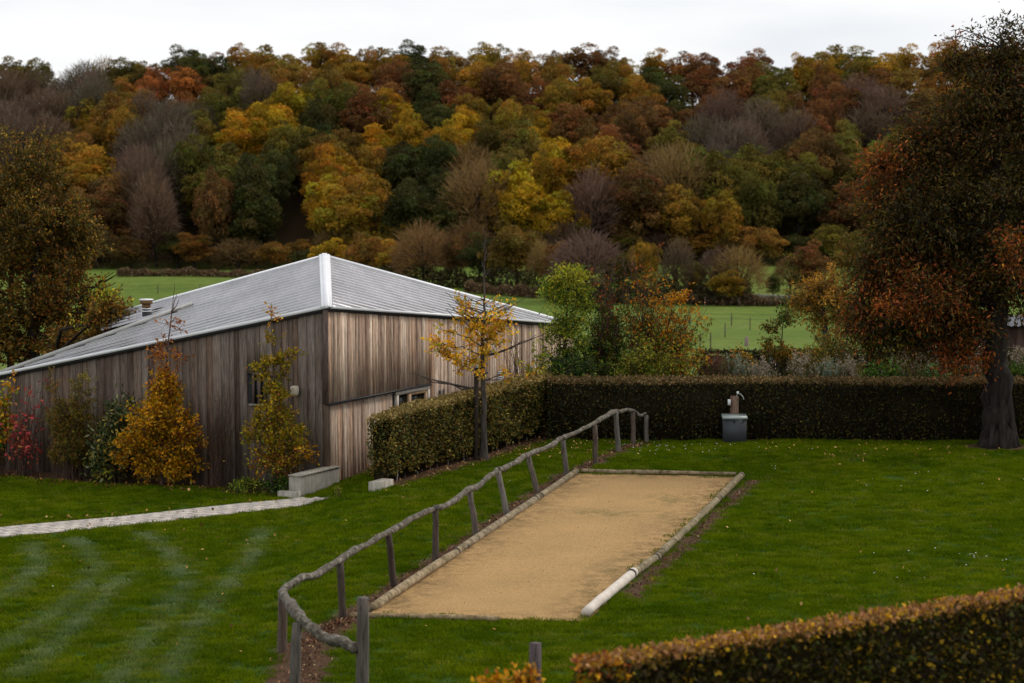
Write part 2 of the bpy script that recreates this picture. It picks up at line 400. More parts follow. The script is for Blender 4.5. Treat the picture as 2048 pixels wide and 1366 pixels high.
M = dict(
    leaf=mat_leaf(), leafthick=mat_leaf("leaf_thick", 0.12),
    bark=mat_bark("bark", (0.03, 0.024, 0.02), (0.11, 0.09, 0.075)),
    barkdark=mat_bark("bark_dark", (0.010, 0.008, 0.007), (0.046, 0.036, 0.031), 9),
    barkpale=mat_bark("bark_pale", (0.10, 0.085, 0.07), (0.26, 0.22, 0.18)),
    twig=mat_bark("twig_brown", (0.05, 0.03, 0.022), (0.13, 0.08, 0.06)),
    timber=mat_timber("weathered_boards"),
    rail=mat_log("rail_wood", (0.02, 0.016, 0.013), (0.17, 0.145, 0.115), (0.50, 0.46, 0.39), 16),
    post=mat_timber("post_wood"),
    log=mat_log("edging_log", (0.09, 0.068, 0.04), (0.31, 0.245, 0.16), (0.48, 0.40, 0.28), 12),
    sand=mat_sand(), ground=mat_ground(), lawn=mat_lawn(), grass=mat_grass(), roof=mat_roof(), glass=mat_glass(),
    flash=mat_plain("white_flashing", (0.78, 0.78, 0.80), 0.45, 0.1, 0.05, 3),
    greyflash=mat_plain("grey_flashing", (0.36, 0.35, 0.33), 0.6, 0.2, 0.2, 5),
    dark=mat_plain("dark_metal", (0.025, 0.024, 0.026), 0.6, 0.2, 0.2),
    band=mat_plain("iron_band", (0.05, 0.04, 0.038), 0.7, 0.3, 0.3, 20),
    rust=mat_plain("rusty_metal", (0.20, 0.11, 0.05), 0.7, 0.3, 0.4, 14),
    concrete=mat_concrete("concrete", (0.40, 0.37, 0.31)),
    paver=mat_concrete("paver_stone", (0.56, 0.505, 0.455)),
    joint=mat_plain("joint_sand", (0.40, 0.35, 0.30), 1.0, 0, 0.3, 30),
    newwood=mat_plain("new_larch", (0.42, 0.27, 0.15), 0.6, 0, 0.2, 12),
    palewood=mat_plain("pale_frame", (0.55, 0.48, 0.40), 0.6, 0, 0.1, 10),
    boxgrey=mat_plain("grey_box_paint", (0.05, 0.055, 0.06), 0.6, 0.1, 0.06, 4),
    lidgrey=mat_plain("lid_paint", (0.30, 0.34, 0.32), 0.4, 0.1, 0.08, 4),
    white=mat_plain("white_plastic", (0.75, 0.75, 0.73), 0.5, 0, 0.05, 8),
    opal=mat_plain("opal_lamp", (0.55, 0.49, 0.38), 0.4, 0, 0.06, 8),
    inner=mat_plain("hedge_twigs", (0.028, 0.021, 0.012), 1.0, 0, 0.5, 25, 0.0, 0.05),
    render=mat_plain("house_render", (0.62, 0.63, 0.66), 0.9, 0, 0.08, 1),
    tile=mat_plain("slate_roof", (0.10, 0.10, 0.11), 0.8, 0, 0.2, 3),
    palelog=mat_plain("peeled_log", (0.60, 0.53, 0.45), 0.8, 0, 0.16, 7),
    stone=mat_plain("pale_stone", (0.34, 0.31, 0.28), 0.95, 0, 0.3, 2),
)

# ================================================================== GROUND
def grid_mesh(name, xs, ys, zfun, mat, kind='structure', label=None, cat=None, colfun=None):
    X, Y = np.meshgrid(xs, ys); Z = zfun(X, Y)
    v = np.stack([X, Y, Z], -1).reshape(-1, 3); nx = len(xs); ny = len(ys)
    i, j = np.meshgrid(np.arange(ny - 1), np.arange(nx - 1), indexing='ij')
    q = np.stack([i * nx + j, i * nx + j + 1, (i + 1) * nx + j + 1, (i + 1) * nx + j], -1).reshape(-1, 4)
    g = Geo(); g.add(v, q, colfun(v) if colfun else None)
    o = g.build(name, mat, smooth=True); tag(o, label, cat, kind=kind); return o
LX0, LX1, LY0, LY1 = -24.0, 24.0, 22.0, 53.0
def ground_z(X, Y):
    inside = sstep(np.minimum.reduce([X - LX0 - .5, LX1 - X - .5, Y - LY0 - .5, LY1 - Y - .5]) / 1.0 + 0.5)
    return gz(X, Y) - 0.03 - 0.25 * inside
xs = np.concatenate([np.linspace(-700, -150, 12)[:-1], np.linspace(-150, -20, 27)[:-1], np.linspace(-20, 20, 41), np.linspace(20, 150, 27)[1:], np.linspace(150, 700, 12)[1:]])
ys = np.concatenate([np.linspace(-60, 14, 20)[:-1], np.linspace(14, 64, 51), np.linspace(64, 424, 73)[1:], np.linspace(424, 512, 30)[1:], np.linspace(512, 1800, 30)[1:]])
grid_mesh("ground", xs, ys, ground_z, M['ground'], label="valley meadow and wooded hillside ground", cat="ground")

# ---- key lines on the site
def gpath(pts): return np.array([on_ground(*p) for p in pts])
court = gpath([(742, 1230), (1172, 1243), (1482, 956), (1155, 949)])           # near-left, near-right, far-right, far-left
path_near = gpath([(0, 1076), (650, 999)]); path_far = gpath([(0, 1057), (567, 994)])
pd = unit(path_near[1] - path_near[0])[:2]; pn = np.array([-pd[1], pd[0]])
PATH_W = 0.95
path_a = path_near[0][:2] - pd * 6.0; path_len = np.dot(path_near[1][:2] - path_a, pd) + 0.1
mulch_l = gpath([(600, 1380), (612, 1290), (655, 1258), (700, 1240), (790, 1176), (880, 1120), (960, 1068), (1020, 1025), (1085, 980), (1145, 945), (1200, 920), (1245, 897), (1285, 888)])[:, :2]
mulch_r = gpath([(1508, 962), (1450, 1015), (1380, 1085), (1315, 1140), (1262, 1195)])[:, :2]
def seg_dist(P, line):
    d = np.full(len(P), 1e9)
    for a, b in zip(line[:-1], line[1:]):
        ab = b - a; t = np.clip(((P - a) @ ab) / (ab @ ab), 0, 1)
        d = np.minimum(d, np.linalg.norm(P - (a + t[:, None] * ab), axis=1))
    return d
def in_poly(P, poly):
    x, y = P[:, 0], P[:, 1]; r = np.zeros(len(P), bool)
    for (x0, y0), (x1, y1) in zip(poly, np.roll(poly, -1, axis=0)):
        c = ((y0 > y) != (y1 > y)); xi = (x1 - x0) * (y - y0) / (y1 - y0 + 1e-12) + x0
        r ^= c & (x < xi)
    return r
def in_path(P, m=0.0):
    q = P - path_a; s = q @ pd; t = q @ pn
    return (s > -0.2) & (s < path_len + m) & (t > -m) & (t < PATH_W + m)
# building frame
C0 = on_z(656, 990, -0.22)
ud = np.array([0.447, 0.894, 0.0]); ud /= np.linalg.norm(ud)      # along right wall
ld = np.array([-ud[1], ud[0], 0.0])                               # along left wall
n_r = np.array([ud[1], -ud[0], 0.0]); n_l = -ud
HEDGE_OFF = 1.15
hedge_a = C0 + n_r * 0.0
def pnoise(P, k=1.0):
    x, y = P[:, 0] * k, P[:, 1] * k
    return (np.sin(x * 2.1 + 1.3 * np.sin(y * 1.7)) + np.sin(y * 2.9 + 1.1 * np.sin(x * 2.3 + 1)) + np.sin(x * 5.3 + y * 4.1)) / 3
hw0 = on_ground(788, 968); hw1 = on_ground(1118, 866)
wall_hedge = np.array([hw0, hw1])
far_hedge_y = 49.6
def bareness(P):
    d1 = seg_dist(P, mulch_l) + 0.06 * pnoise(P, 2.5); w = np.interp(P[:, 1], [27, 31, 33, 50], [0.42, 0.36, 0.24, 0.2])
    b = 1 - sstep((d1 - w + 0.05) / 0.1)
    d2 = seg_dist(P, mulch_r) + 0.05 * pnoise(P, 3); b = np.maximum(b, 1 - sstep((d2 - 0.13) / 0.08))
    # bare soil below the hedges, along the path and round the tree
    d3 = seg_dist(P, wall_hedge[:, :2] - n_r[:2] * 0.1); b = np.maximum(b, 1 - sstep((d3 - 0.33 + .06 * pnoise(P, 3)) / 0.1))
    # behind wall hedge: soil to the wall
    q = P - C0[:2]; s = q @ ud[:2]; t = q @ n_r[:2]
    b = np.maximum(b, ((s > -0.2) & (t < 0.85) & (t > -1) & (s > 0.4)).astype(float))
    sl = q @ ld[:2]; tl = q @ n_l[:2]
    b = np.maximum(b, ((sl > 0.3) & (tl < 0.85 + .12 * pnoise(P, 2))).astype(float))
    b = np.maximum(b, (P[:, 1] > far_hedge_y - 0.02 + .05 * pnoise(P, 2)).astype(float))
    tr = on_ground(1995, 893)[:2]; d4 = np.linalg.norm((P - tr) * np.array([1, 1.4]), axis=1); b = np.maximum(b, 1 - sstep((d4 - 0.72 + .18 * pnoise(P, 3)) / 0.15))
    b = np.maximum(b, (in_path(P, 0.09 + 0.0)).astype(float))
    return b
stripes = [gpath(s)[:, :2] for s in (
    [(525, 1062), (505, 1115), (440, 1185), (385, 1255), (345, 1330), (330, 1390)],
    [(290, 1068), (350, 1120), (372, 1165), (335, 1225), (280, 1290), (235, 1366), (225, 1390)],
    [(150, 1082), (195, 1130), (165, 1180), (95, 1235), (20, 1285), (-60, 1320)],
    [(60, 1090), (80, 1130), (30, 1180), (-40, 1210)],
    [(250, 1150), (205, 1200), (130, 1270), (40, 1350)])]
def lawn_cols(v):
    P = v[:, :2]; b = bareness(P)
    return np.stack([b, np.zeros(len(P)), np.zeros(len(P))], 1)
lawn = grid_mesh("lawn", np.arange(LX0, LX1 + .01, 0.16), np.arange(LY0, LY1 + .01, 0.16), lambda X, Y: gz(X, Y), M['lawn'], label="mown green lawn around the boules court", cat="lawn", colfun=lawn_cols)

# ---- sand court (sheet)
cc = court[:, :2]
def quad_pt(s, t): return (cc[0] * (1 - s) + cc[1] * s) * (1 - t) + (cc[3] * (1 - s) + cc[2] * s) * t
S, T = np.meshgrid(np.linspace(-.01, 1.01, 40), np.linspace(-.003, 1.003, 130))
Pq = (cc[0] * (1 - S)[..., None] + cc[1] * S[..., None]) * (1 - T)[..., None] + (cc[3] * (1 - S)[..., None] + cc[2] * S[..., None]) * T[..., None]
Pq = Pq.reshape(-1, 2)
rg = np.random.default_rng(5)
zc = gz(Pq[:, 0], Pq[:, 1]) + 0.014 + rg.uniform(-.002, .002, len(Pq))
sf, tf = S.ravel(), T.ravel()
edge = np.maximum.reduce([1.2 * (1 - sf / 0.26), 1.2 * (1 - (1 - sf) / 0.30), 0.7 * (1 - tf / .05), 1.1 * (1 - (1 - tf) / .06)])
moss = np.exp(-((sf - .50) / .28) ** 2 - ((tf - .66) / .035) ** 2) * 1.0 + .8 * np.exp(-((sf - .72) / .15) ** 2 - ((tf - .80) / .05) ** 2) + .5 * np.exp(-((sf - .85) / .08) ** 2 - ((tf - .2) / .15) ** 2)
gq = Geo(); ny, nx = S.shape
i, j = np.meshgrid(np.arange(ny - 1), np.arange(nx - 1), indexing='ij')
gq.add(np.concatenate([Pq, zc[:, None]], 1), np.stack([i * nx + j, i * nx + j + 1, (i + 1) * nx + j + 1, (i + 1) * nx + j], -1).reshape(-1, 4),
       np.stack([np.clip(edge, 0, 1) * .8, np.clip(moss, 0, 1) * .8, 0 * sf], 1))
tag(gq.build("boules_court", M['sand'], smooth=True), "long sandy ochre boules court framed by round logs", "court", kind="structure")

# ---- paved path
gp = Geo(); ss = np.linspace(0, path_len, 40)
pv = []
for s in ss:
    for t in (-0.03, PATH_W + 0.03):
        q = path_a + pd * s + pn * t; pv.append((q[0], q[1], float(gz(q[0], q[1])) + 0.010))
gp.add(pv, [[2 * k, 2 * k + 2, 2 * k + 3, 2 * k + 1] for k in range(len(ss) - 1)])
path_o = gp.build("path", M['joint']); tag(path_o, "pale paved path running up to the timber building", "path", kind="structure")
PW, PL = PATH_W / 4, 0.30
pm = Geo()
hx, hy = PL / 2 - .004, PW / 2 - .004
pm.add([(-hx, -hy, 0), (hx, -hy, 0), (hx, hy, 0), (-hx, hy, 0), (-hx, -hy, .05), (hx, -hy, .05), (hx, hy, .05), (-hx, hy, .05)], BOXF)
pm2 = pm.mesh("paver"); pm2.materials.append(M['paver'])
ang = math.atan2(pd[1], pd[0]); rr = random.Random(3)
for r_ in range(4):
    s = (r_ % 2) * PL / 2 + PL / 2
    while s < path_len - .1:
        q = path_a + pd * s + pn * (PW * (r_ + .5))
        o = bpy.data.objects.new("paver", pm2)
        slope = (float(gz(*(q + pd * .1))) - float(gz(*(q - pd * .1)))) / .2
        o.location = (q[0], q[1], float(gz(q[0], q[1])) - 0.026 + rr.uniform(-.0015, .0015)); o.rotation_euler = (rr.uniform(-.003, .003), -math.atan(slope), ang + rr.uniform(-.004, .004))
        link(o, path_o); s += PL

# ---- grass (stuff, geometry nodes)
rgG = np.random.default_rng(11)
tuft = Geo(); nb = 64
bp = rgG.normal(0, 0.075, (nb, 2)); bh = rgG.uniform(0.025, 0.052, nb); ba = rgG.uniform(0, 6.283, nb); bl = rgG.normal(0, 0.022, (nb, 2)); bw = rgG.uniform(.0035, .006, nb)
for k in range(nb):
    dx, dy = math.cos(ba[k]) * bw[k], math.sin(ba[k]) * bw[k]; x, y = bp[k]
    mx_, my_ = x + bl[k][0] * .4, y + bl[k][1] * .4
    tuft.add([(x - dx, y - dy, -.01), (x + dx, y + dy, -.01), (mx_ + dx * .8, my_ + dy * .8, bh[k] * .6), (mx_ - dx * .8, my_ - dy * .8, bh[k] * .6), (x + bl[k][0], y + bl[k][1], bh[k])], np.array([[0, 1, 2, 3]]))
    tuft.f.append(np.array([[3, 2, 4]]) + tuft.n - 5)
tuft_me = tuft.mesh("grass_tuft"); tuft_me.materials.append(M['grass'])
tuft_o = bpy.data.objects.new("grass_tuft", tuft_me)
gx, gy = np.arange(-18, 18.01, 0.1), np.arange(25.0, 51.01, 0.1)
gmesh_o = grid_mesh("grass", gx, gy, lambda X, Y: gz(X, Y), M['grass'], kind='stuff', label="short mown grass blades covering the lawn", cat="grass")
gv = np.zeros(len(gmesh_o.data.vertices) * 3, np.float32); gmesh_o.data.vertices.foreach_get("co", gv); gv = gv.reshape(-1, 3)[:, :2].astype(float)
dens = 1 - sstep((bareness(gv) - .3) / .4)
shr = cc + (cc.mean(0) - cc) * np.array([0.005, 0.002])
dens[in_poly(gv, shr)] = 0
dens[in_path(gv, 0.02)] = 0
# out of view to the sides: no blades needed
vis = np.abs(gv[:, 0]) < gv[:, 1] * 0.2118 + 6.5; dens[~vis] = 0
sd = np.zeros(len(gv))
for s_ in stripes: sd = np.maximum(sd, np.exp(-((seg_dist(gv, s_) + .05 * pnoise(gv, 4)) / 0.125) ** 2))
sd = np.clip(sd * (0.42 + 0.3 * pnoise(gv, 1.5) + .22 * pnoise(gv, 7)), 0, 1) * sstep((-1.9 - gv[:, 0]) / .8)
a = gmesh_o.data.attributes.new("dens", 'FLOAT', 'POINT'); a.data.foreach_set("value", (dens * 62).astype(np.float32))
a = gmesh_o.data.attributes.new("stripe", 'FLOAT', 'POINT'); a.data.foreach_set("value", sd.astype(np.float32))
ng = bpy.data.node_groups.new("grass_scatter", 'GeometryNodeTree')
ng.interface.new_socket("Geometry", in_out='INPUT', socket_type='NodeSocketGeometry'); ng.interface.new_socket("Geometry", in_out='OUTPUT', socket_type='NodeSocketGeometry')
gi = ng.nodes.new("NodeGroupInput"); go = ng.nodes.new("NodeGroupOutput")
dp = ng.nodes.new("GeometryNodeDistributePointsOnFaces"); na = ng.nodes.new("GeometryNodeInputNamedAttribute"); na.data_type = 'FLOAT'; na.inputs["Name"].default_value = "dens"
ip = ng.nodes.new("GeometryNodeInstanceOnPoints"); io_ = ng.nodes.new("GeometryNodeObjectInfo"); io_.inputs["Object"].default_value = tuft_o
rv = ng.nodes.new("FunctionNodeRandomValue"); rv.data_type = 'FLOAT_VECTOR'; rv.inputs[0].default_value = (0, 0, 0); rv.inputs[1].default_value = (0.15, 0.15, 6.28)
rs = ng.nodes.new("FunctionNodeRandomValue"); rs.data_type = 'FLOAT'; rs.inputs[2].default_value = 0.7; rs.inputs[3].default_value = 1.25
L_ = ng.links
L_.new(gi.outputs[0], dp.inputs["Mesh"]); L_.new(na.outputs[0], dp.inputs["Density"]); L_.new(dp.outputs["Points"], ip.inputs["Points"])
L_.new(io_.outputs["Geometry"], ip.inputs["Instance"]); L_.new(rv.outputs[0], ip.inputs["Rotation"]); L_.new(rs.outputs[1], ip.inputs["Scale"]); L_.new(ip.outputs[0], go.inputs[0])
md = gmesh_o.modifiers.new("scatter", 'NODES'); md.node_group = ng

# ================================================================== TIMBER BUILDING
BZ = -0.45
bld = empty("timber_building", C0, "large weathered timber building with light corrugated metal roof", "building")
CE = on_plane(653, 613, C0, n_l)                       # eave corner above C0
CE = np.array([C0[0], C0[1], CE[2]])
A = at_Y(649, 513, C0[1] + 3.0)
Lp = on_plane(0, 748, C0, n_l)                         # left eave point on left wall
Rp = on_plane(1135, 646, C0, n_r)
def wall_l(px, py): return on_plane(px, py, C0, n_l)
def wall_r(px, py): return on_plane(px, py, C0, n_r)
eave_l_slope = (Lp[2] - CE[2]) / np.dot(Lp - CE, ld)
eave_r_slope = (Rp[2] - CE[2]) / np.dot(Rp - CE, ud)
LEN_L = 12.0; LEN_R = float(np.dot(Rp - CE, ud)) + 0.2
def eave_l(s): return CE[2] + eave_l_slope * s
def eave_r(s): return CE[2] + eave_r_slope * s
# backing walls
def slab(P, d, nrm, s0, s1, z0, zt0, zt1, off0, off1):
    a0 = P + d * s0; a1 = P + d * s1
    def pt(a, o, z): return np.array([a[0] + nrm[0] * o, a[1] + nrm[1] * o, z])
    b = [pt(a0, off0, z0), pt(a1, off0, z0), pt(a1, off1, z0), pt(a0, off1, z0)]
    t = [pt(a0, off0, zt0), pt(a1, off0, zt1), pt(a1, off1, zt1), pt(a0, off1, zt0)]
    return hexa(b, t)
def slab_obj(name, mat, parent, *args, color=None):
    g = Geo(); g.add(*slab(*args)); return g.build(name, mat, parent, color=color)
wl_ = slab_obj("wall", M['dark'], bld, C0, ld, n_l, 0.15, LEN_L, BZ, eave_l(.15) - .12, eave_l(LEN_L) - .12, -0.04, -0.2)
wr_ = slab_obj("wall", M['dark'], bld, C0, ud, n_r, 0.04, LEN_R, BZ, eave_r(.04) - .12, eave_r(LEN_R) - .12, -0.04, -0.2)
rr = random.Random(21)
# left wall boards
win_l0, win_l1 = np.dot(wall_l(530, 780) - C0, ld), np.dot(wall_l(507, 780) - C0, ld)
wz0, wz1 = wall_l(518, 808)[2], wall_l(518, 748)[2]
s = -0.03
while s < LEN_L:
    w = rr.choice([.11, .14, .16, .18, .2]); e = min(s + w, LEN_L); off = rr.uniform(0.0, 0.012)
    segs = [(BZ + rr.uniform(0, .03), None)]
    if e > win_l0 and s < win_l1: segs = [(BZ, wz0), (wz1, None)]
    for z0, zt in segs:
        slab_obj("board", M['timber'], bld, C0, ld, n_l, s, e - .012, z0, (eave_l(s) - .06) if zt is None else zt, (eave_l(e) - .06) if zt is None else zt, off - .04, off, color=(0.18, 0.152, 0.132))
    s = e
# right wall boards: upper cladding proud of the lower one, up to the window end
win_r0, win_r1 = np.dot(wall_r(790, 770) - C0, ud), np.dot(wall_r(856, 770) - C0, ud)
trim_z = wall_r(656, 808)[2]
wrz0 = trim_z - 0.62
s = -0.028
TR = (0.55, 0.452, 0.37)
while s < LEN_R:
    w = rr.choice([.07, .09, .11, .13, .15]); e = min(s + w, LEN_R); off = rr.choice([0.0, 0.004, 0.016, 0.02])
    low = s < win_r1
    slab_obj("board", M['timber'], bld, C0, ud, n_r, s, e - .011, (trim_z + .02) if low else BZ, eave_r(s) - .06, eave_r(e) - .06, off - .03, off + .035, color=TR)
    s = e
s = 0.0
while s < win_r1:
    w = rr.choice([.09, .12, .14, .16]); e = min(s + w, win_r1); off = rr.choice([-.035, -.03, -.022])
    top = trim_z - .02 if e < win_r0 else wrz0
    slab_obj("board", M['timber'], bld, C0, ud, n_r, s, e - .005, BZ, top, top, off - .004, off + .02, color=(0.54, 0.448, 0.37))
    s = e
slab_obj("drip_trim", M['dark'], bld, C0, ud, n_r, -0.035, win_r1 + .02, trim_z - .018, trim_z + .016, trim_z + .016, -.038, .075)
# corner post
slab_obj("corner_board", M['timber'], bld, C0, ud, n_r, -0.07, -0.032, trim_z, eave_r(0) - .07, eave_r(0) - .07, -.05, .05, color=(0.14, 0.11, 0.1))
# right window
win = empty("x", (0, 0, 0)); bpy.data.objects.remove(win)
fw = .075
g = Geo()
for s0, s1, z0, z1 in ((win_r0, win_r1, trim_z - .10, trim_z - .02), (win_r0, win_r1, wrz0, wrz0 + .06), (win_r0, win_r0 + fw, wrz0 + .06, trim_z - .10), (win_r1 - fw, win_r1, wrz0 + .06, trim_z - .10)):
    g.add(*slab(C0, ud, n_r, s0, s1, z0, z1, z1, -.03, .045))
wf = g.build("window", M['palewood'], bld); wf["label"] = "pale framed window under the cladding edge"
mid = win_r0 + fw + (win_r1 - win_r0 - 2 * fw) * .36
g = Geo(); I0, I1, Z0, Z1 = win_r0 + fw, win_r1 - fw, wrz0 + .06, trim_z - .10
for s0, s1, z0, z1 in ((mid, mid + .10, Z0, Z1), (mid + .10, I1, Z1 - .06, Z1), (I1 - .08, I1, Z0, Z1 - .06), (mid + .10, I1 - .08, Z0, Z0 + .05)):
    g.add(*slab(C0, ud, n_r, s0, s1, z0, z1, z1, -.03, .03))
g.build("sash", M['newwood'], wf, origin=C0)
for s0, s1 in ((I0, mid), (mid + .1, I1 - .08)):
    g = Geo(); g.add(*slab(C0, ud, n_r, s0, s1, Z0, Z1 - .001, Z1 - .001, -.03, -.015)); g.build("pane", M['glass'], wf, origin=C0)
# left window
g = Geo()
for s0, s1, z0, z1 in ((win_l0 - .02, win_l1 + .02, wz1 - .03, wz1 + .02), (win_l0 - .02, win_l0 + .02, wz0, wz1 - .03), (win_l1 - .02, win_l1 + .02, wz0, wz1 - .03), ((win_l0 + win_l1) / 2 - .03, (win_l0 + win_l1) / 2 + .03, wz0, wz1 - .03)):
    g.add(*slab(C0, ld, n_l, s0, s1, z0, z1, z1, -.04, .018))
wf2 = g.build("window", M['timber'], bld, color=(.14, .11, .1)); wf2["label"] = "small dark two-pane window"
for s0, s1 in ((win_l0 + .02, (win_l0 + win_l1) / 2 - .03), ((win_l0 + win_l1) / 2 + .03, win_l1 - .02)):
    g = Geo(); g.add(*slab(C0, ld, n_l, s0, s1, wz0, wz1 - .031, wz1 - .031, -.04, -.02)); g.build("pane", M['glass'], wf2, origin=C0)
g = Geo(); g.add(*slab(C0, ld, n_l, win_l0 - .06, win_l1 + .06, wz0 - .03, wz0 - .002, wz0 - .002, -.02, .07)); g.build("sill", M['greyflash'], wf2, origin=C0)
# louvre vents on the right wall, and two dark slots
for (pa, pb, ya, yb) in ((945, 954, 727, 744), (990, 1000, 742, 762)):
    s0, s1 = np.dot(wall_r(pa, ya) - C0, ud), np.dot(wall_r(pb, ya) - C0, ud); z1, z0 = wall_r(pa, ya)[2], wall_r(pa, yb)[2]
    g = Geo(); g.add(*slab(C0, ud, n_r, s0, s1, z0, z1, z1, .04, .062)); v_ = g.build("vent", M['dark'], bld)
    for k in range(6):
        za = z0 + (z1 - z0) * (k + .1) / 6; zb = z0 + (z1 - z0) * (k + .6) / 6
        g = Geo(); g.add(*slab(C0, ud, n_r, s0 - .01, s1 + .01, za, zb, zb, .05, .085)); g.build("slat", M['white'], v_, origin=C0)
for pa, pb, ya, yb in ((874, 878, 780, 800), (881, 884, 778, 798)):
    s0, s1 = np.dot(wall_r(pa, ya) - C0, ud), np.dot(wall_r(pb, ya) - C0, ud); z1, z0 = wall_r(pa, ya)[2], wall_r(pa, yb)[2]
    g = Geo(); g.add(*slab(C0, ud, n_r, s0, s1, z0, z1, z1, .045, .059)); g.build("slot", M['dark'], bld)
# ---- corrugated roof
PH = [(0.0, -1), (.47, -1), (.485, 1), (.96, 1)]
def prof(ph):
    p = (ph * WAV) % 1.0
    return float(np.interp(p, [0, .47, .485, .96, 1.0], [-1, -1, 1, 1, -1]))
def vlist(): return sorted([(k + p) / WAV for k in range(WAV) for p, _ in PH] + [1.0])
def roof_patch(name, rows, amp, waves, nrm, thick=0.0):
    """rows: list of (P, Q, phase): straight corrugations with steep webs"""
    g = Geo(); v = []
    for (P, Q, ph) in rows:
        off = nrm * amp * prof(ph)
        v += [P + off, Q + off]
    g.add(v, [[2 * k, 2 * k + 1, 2 * k + 3, 2 * k + 2] for k in range(len(rows) - 1)])
    return g.build(name, M['roof'], bld, smooth=False)
WAV = 18; SPW = 16
nr_ = unit(np.cross(Rp - CE, A - CE)); nr_ = nr_ * np.sign(nr_[2])
rows = []
for v in vlist():
    rows.append((CE + v * (A - CE), CE + v * (Rp - CE), v))
OV = n_r * 0.09 + np.array([0, 0, -.01])
rows = [(P, Q + (OV if v < .98 else 0), v) for P, Q, v in rows]
rows = [(P, Q, v) for P, Q, v in rows]
roof_patch("roof", rows, .013, WAV, nr_)
nl_ = unit(np.cross(Lp - CE, A - CE)); nl_ = nl_ * np.sign(nl_[2])
G_ = on_plane(237, 626, CE, nl_); rd = unit(G_ - A)
S_ = on_plane(376, 613, CE, nl_)               # apex of the open slot
e1 = unit(Lp - CE); e2 = np.cross(nl_, e1); e2 *= np.sign(np.dot(A - CE, e2))
def to2(p): q = p - CE; return np.array([np.dot(q, e1), np.dot(q, e2)])
rd2 = to2(CE + rd); a2 = to2(A); S2 = to2(S_); fl2 = to2(Lp) - S2
vS = None
def row_end(v, lower):
    p = v * a2; tmax = 15.0
    if rd2[1] < 0: tmax = min(tmax, p[1] / -rd2[1])
    if lower:   # stop at flashing S->Lp
        Mx = np.array([rd2, -fl2]).T; sol = np.linalg.solve(Mx, S2 - p)
        if sol[1] > -0.02 and sol[0] > 0: tmax = min(tmax, sol[0])
    return tmax
# v of the row through S
sol = np.linalg.solve(np.array([a2, rd2]).T, S2); vS = sol[0]
rows = []
for v in sorted(vlist() + [vS]):
    if v <= vS: P = CE + v * (A - CE); rows.append((P, P + rd * row_end(v, True), v))
roof_patch("roof", rows, .013, WAV, nl_)
STRIP = float(np.linalg.norm(G_ - A)) + .35; print('STRIP', STRIP)
rows2 = []
for v in sorted(vlist() + [vS]):
    if v >= vS: P = CE + v * (A - CE); rows2.append((P, P + rd * min(STRIP, row_end(v, False)), v))
roof_patch("roof", rows2, .013, WAV, nl_)
# flashings and caps
def strip(name, mat, pts, width_vec, nrm, h=.02, parent=bld):
    g = Geo(); pts = [np.asarray(p, float) for p in pts]
    for a_, b_ in zip(pts[:-1], pts[1:]):
        w = width_vec
        lo = [a_ - w + nrm * .002, b_ - w + nrm * .002, b_ + w + nrm * .002, a_ + w + nrm * .002]; hi = [p + nrm * h for p in lo]
        g.add(*hexa(lo, hi))
    return g.build(name, mat, parent)
up = np.array([0, 0, 1.0])
hipd = unit(A - CE); side = unit(np.cross(hipd, up))
hc = Geo()
for k, (wd, zz) in enumerate(((.115, .035), (.06, .055))):
    hc.add(*hexa([CE - hipd * .08 - side * wd + up * (.012 - .06 * k * 0), CE - hipd * .08 + side * wd + up * .012, A + hipd * .05 + side * wd + up * .012, A + hipd * .05 - side * wd + up * .012],
                 [CE - hipd * .08 - side * wd * .8 + up * zz, CE - hipd * .08 + side * wd * .8 + up * zz, A + hipd * .05 + side * wd * .8 + up * zz, A + hipd * .05 - side * wd * .8 + up * zz]))
hc.build("hip_cap", M['flash'], bld)
strip("ridge_cap", M['flash'], [A, A + rd * STRIP], np.cross(rd, nl_) * .04, nl_, .035)
rdr = unit(Rp - A); strip("ridge_cap", M['flash'], [A, Rp], np.cross(rdr, nr_) * .04, nr_, .035)
# eave trims, butted to the fascia
g = Geo(); g.add(*slab(CE, ld, n_l, -.09, LEN_L, 0, 0, 0, .03, .10));
def eave_trim(name, mat, P, d, nrm, sl, s0, s1, dz0, dz1, o0, o1):
    g = Geo(); a0 = P + d * s0; a1 = P + d * s1
    def pt(a_, o, s, dz): return np.array([a_[0] + nrm[0] * o, a_[1] + nrm[1] * o, P[2] + sl * s + dz])
    g.add(*hexa([pt(a0, o0, s0, dz0), pt(a1, o0, s1, dz0), pt(a1, o1, s1, dz0), pt(a0, o1, s0, dz0)], [pt(a0, o0, s0, dz1), pt(a1, o0, s1, dz1), pt(a1, o1, s1, dz1), pt(a0, o1, s0, dz1)]))
    return g.build(name, mat, bld)
eave_trim("eave_trim", M['flash'], CE, ld, n_l, eave_l_slope, -.07, LEN_L, -.035, .03, .02, .085)
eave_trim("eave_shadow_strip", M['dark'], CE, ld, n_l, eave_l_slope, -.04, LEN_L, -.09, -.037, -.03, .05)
eave_trim("eave_trim", M['flash'], CE, ud, n_r, eave_r_slope, .02, LEN_R, -.035, .012, .02, .12)
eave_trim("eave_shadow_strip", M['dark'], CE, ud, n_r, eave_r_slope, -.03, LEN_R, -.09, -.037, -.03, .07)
fd = unit(Lp - S_); strip("slot_flashing", M['greyflash'], [S_ - fd * .1, Lp], np.cross(fd, nl_) * .07, nl_, .05)
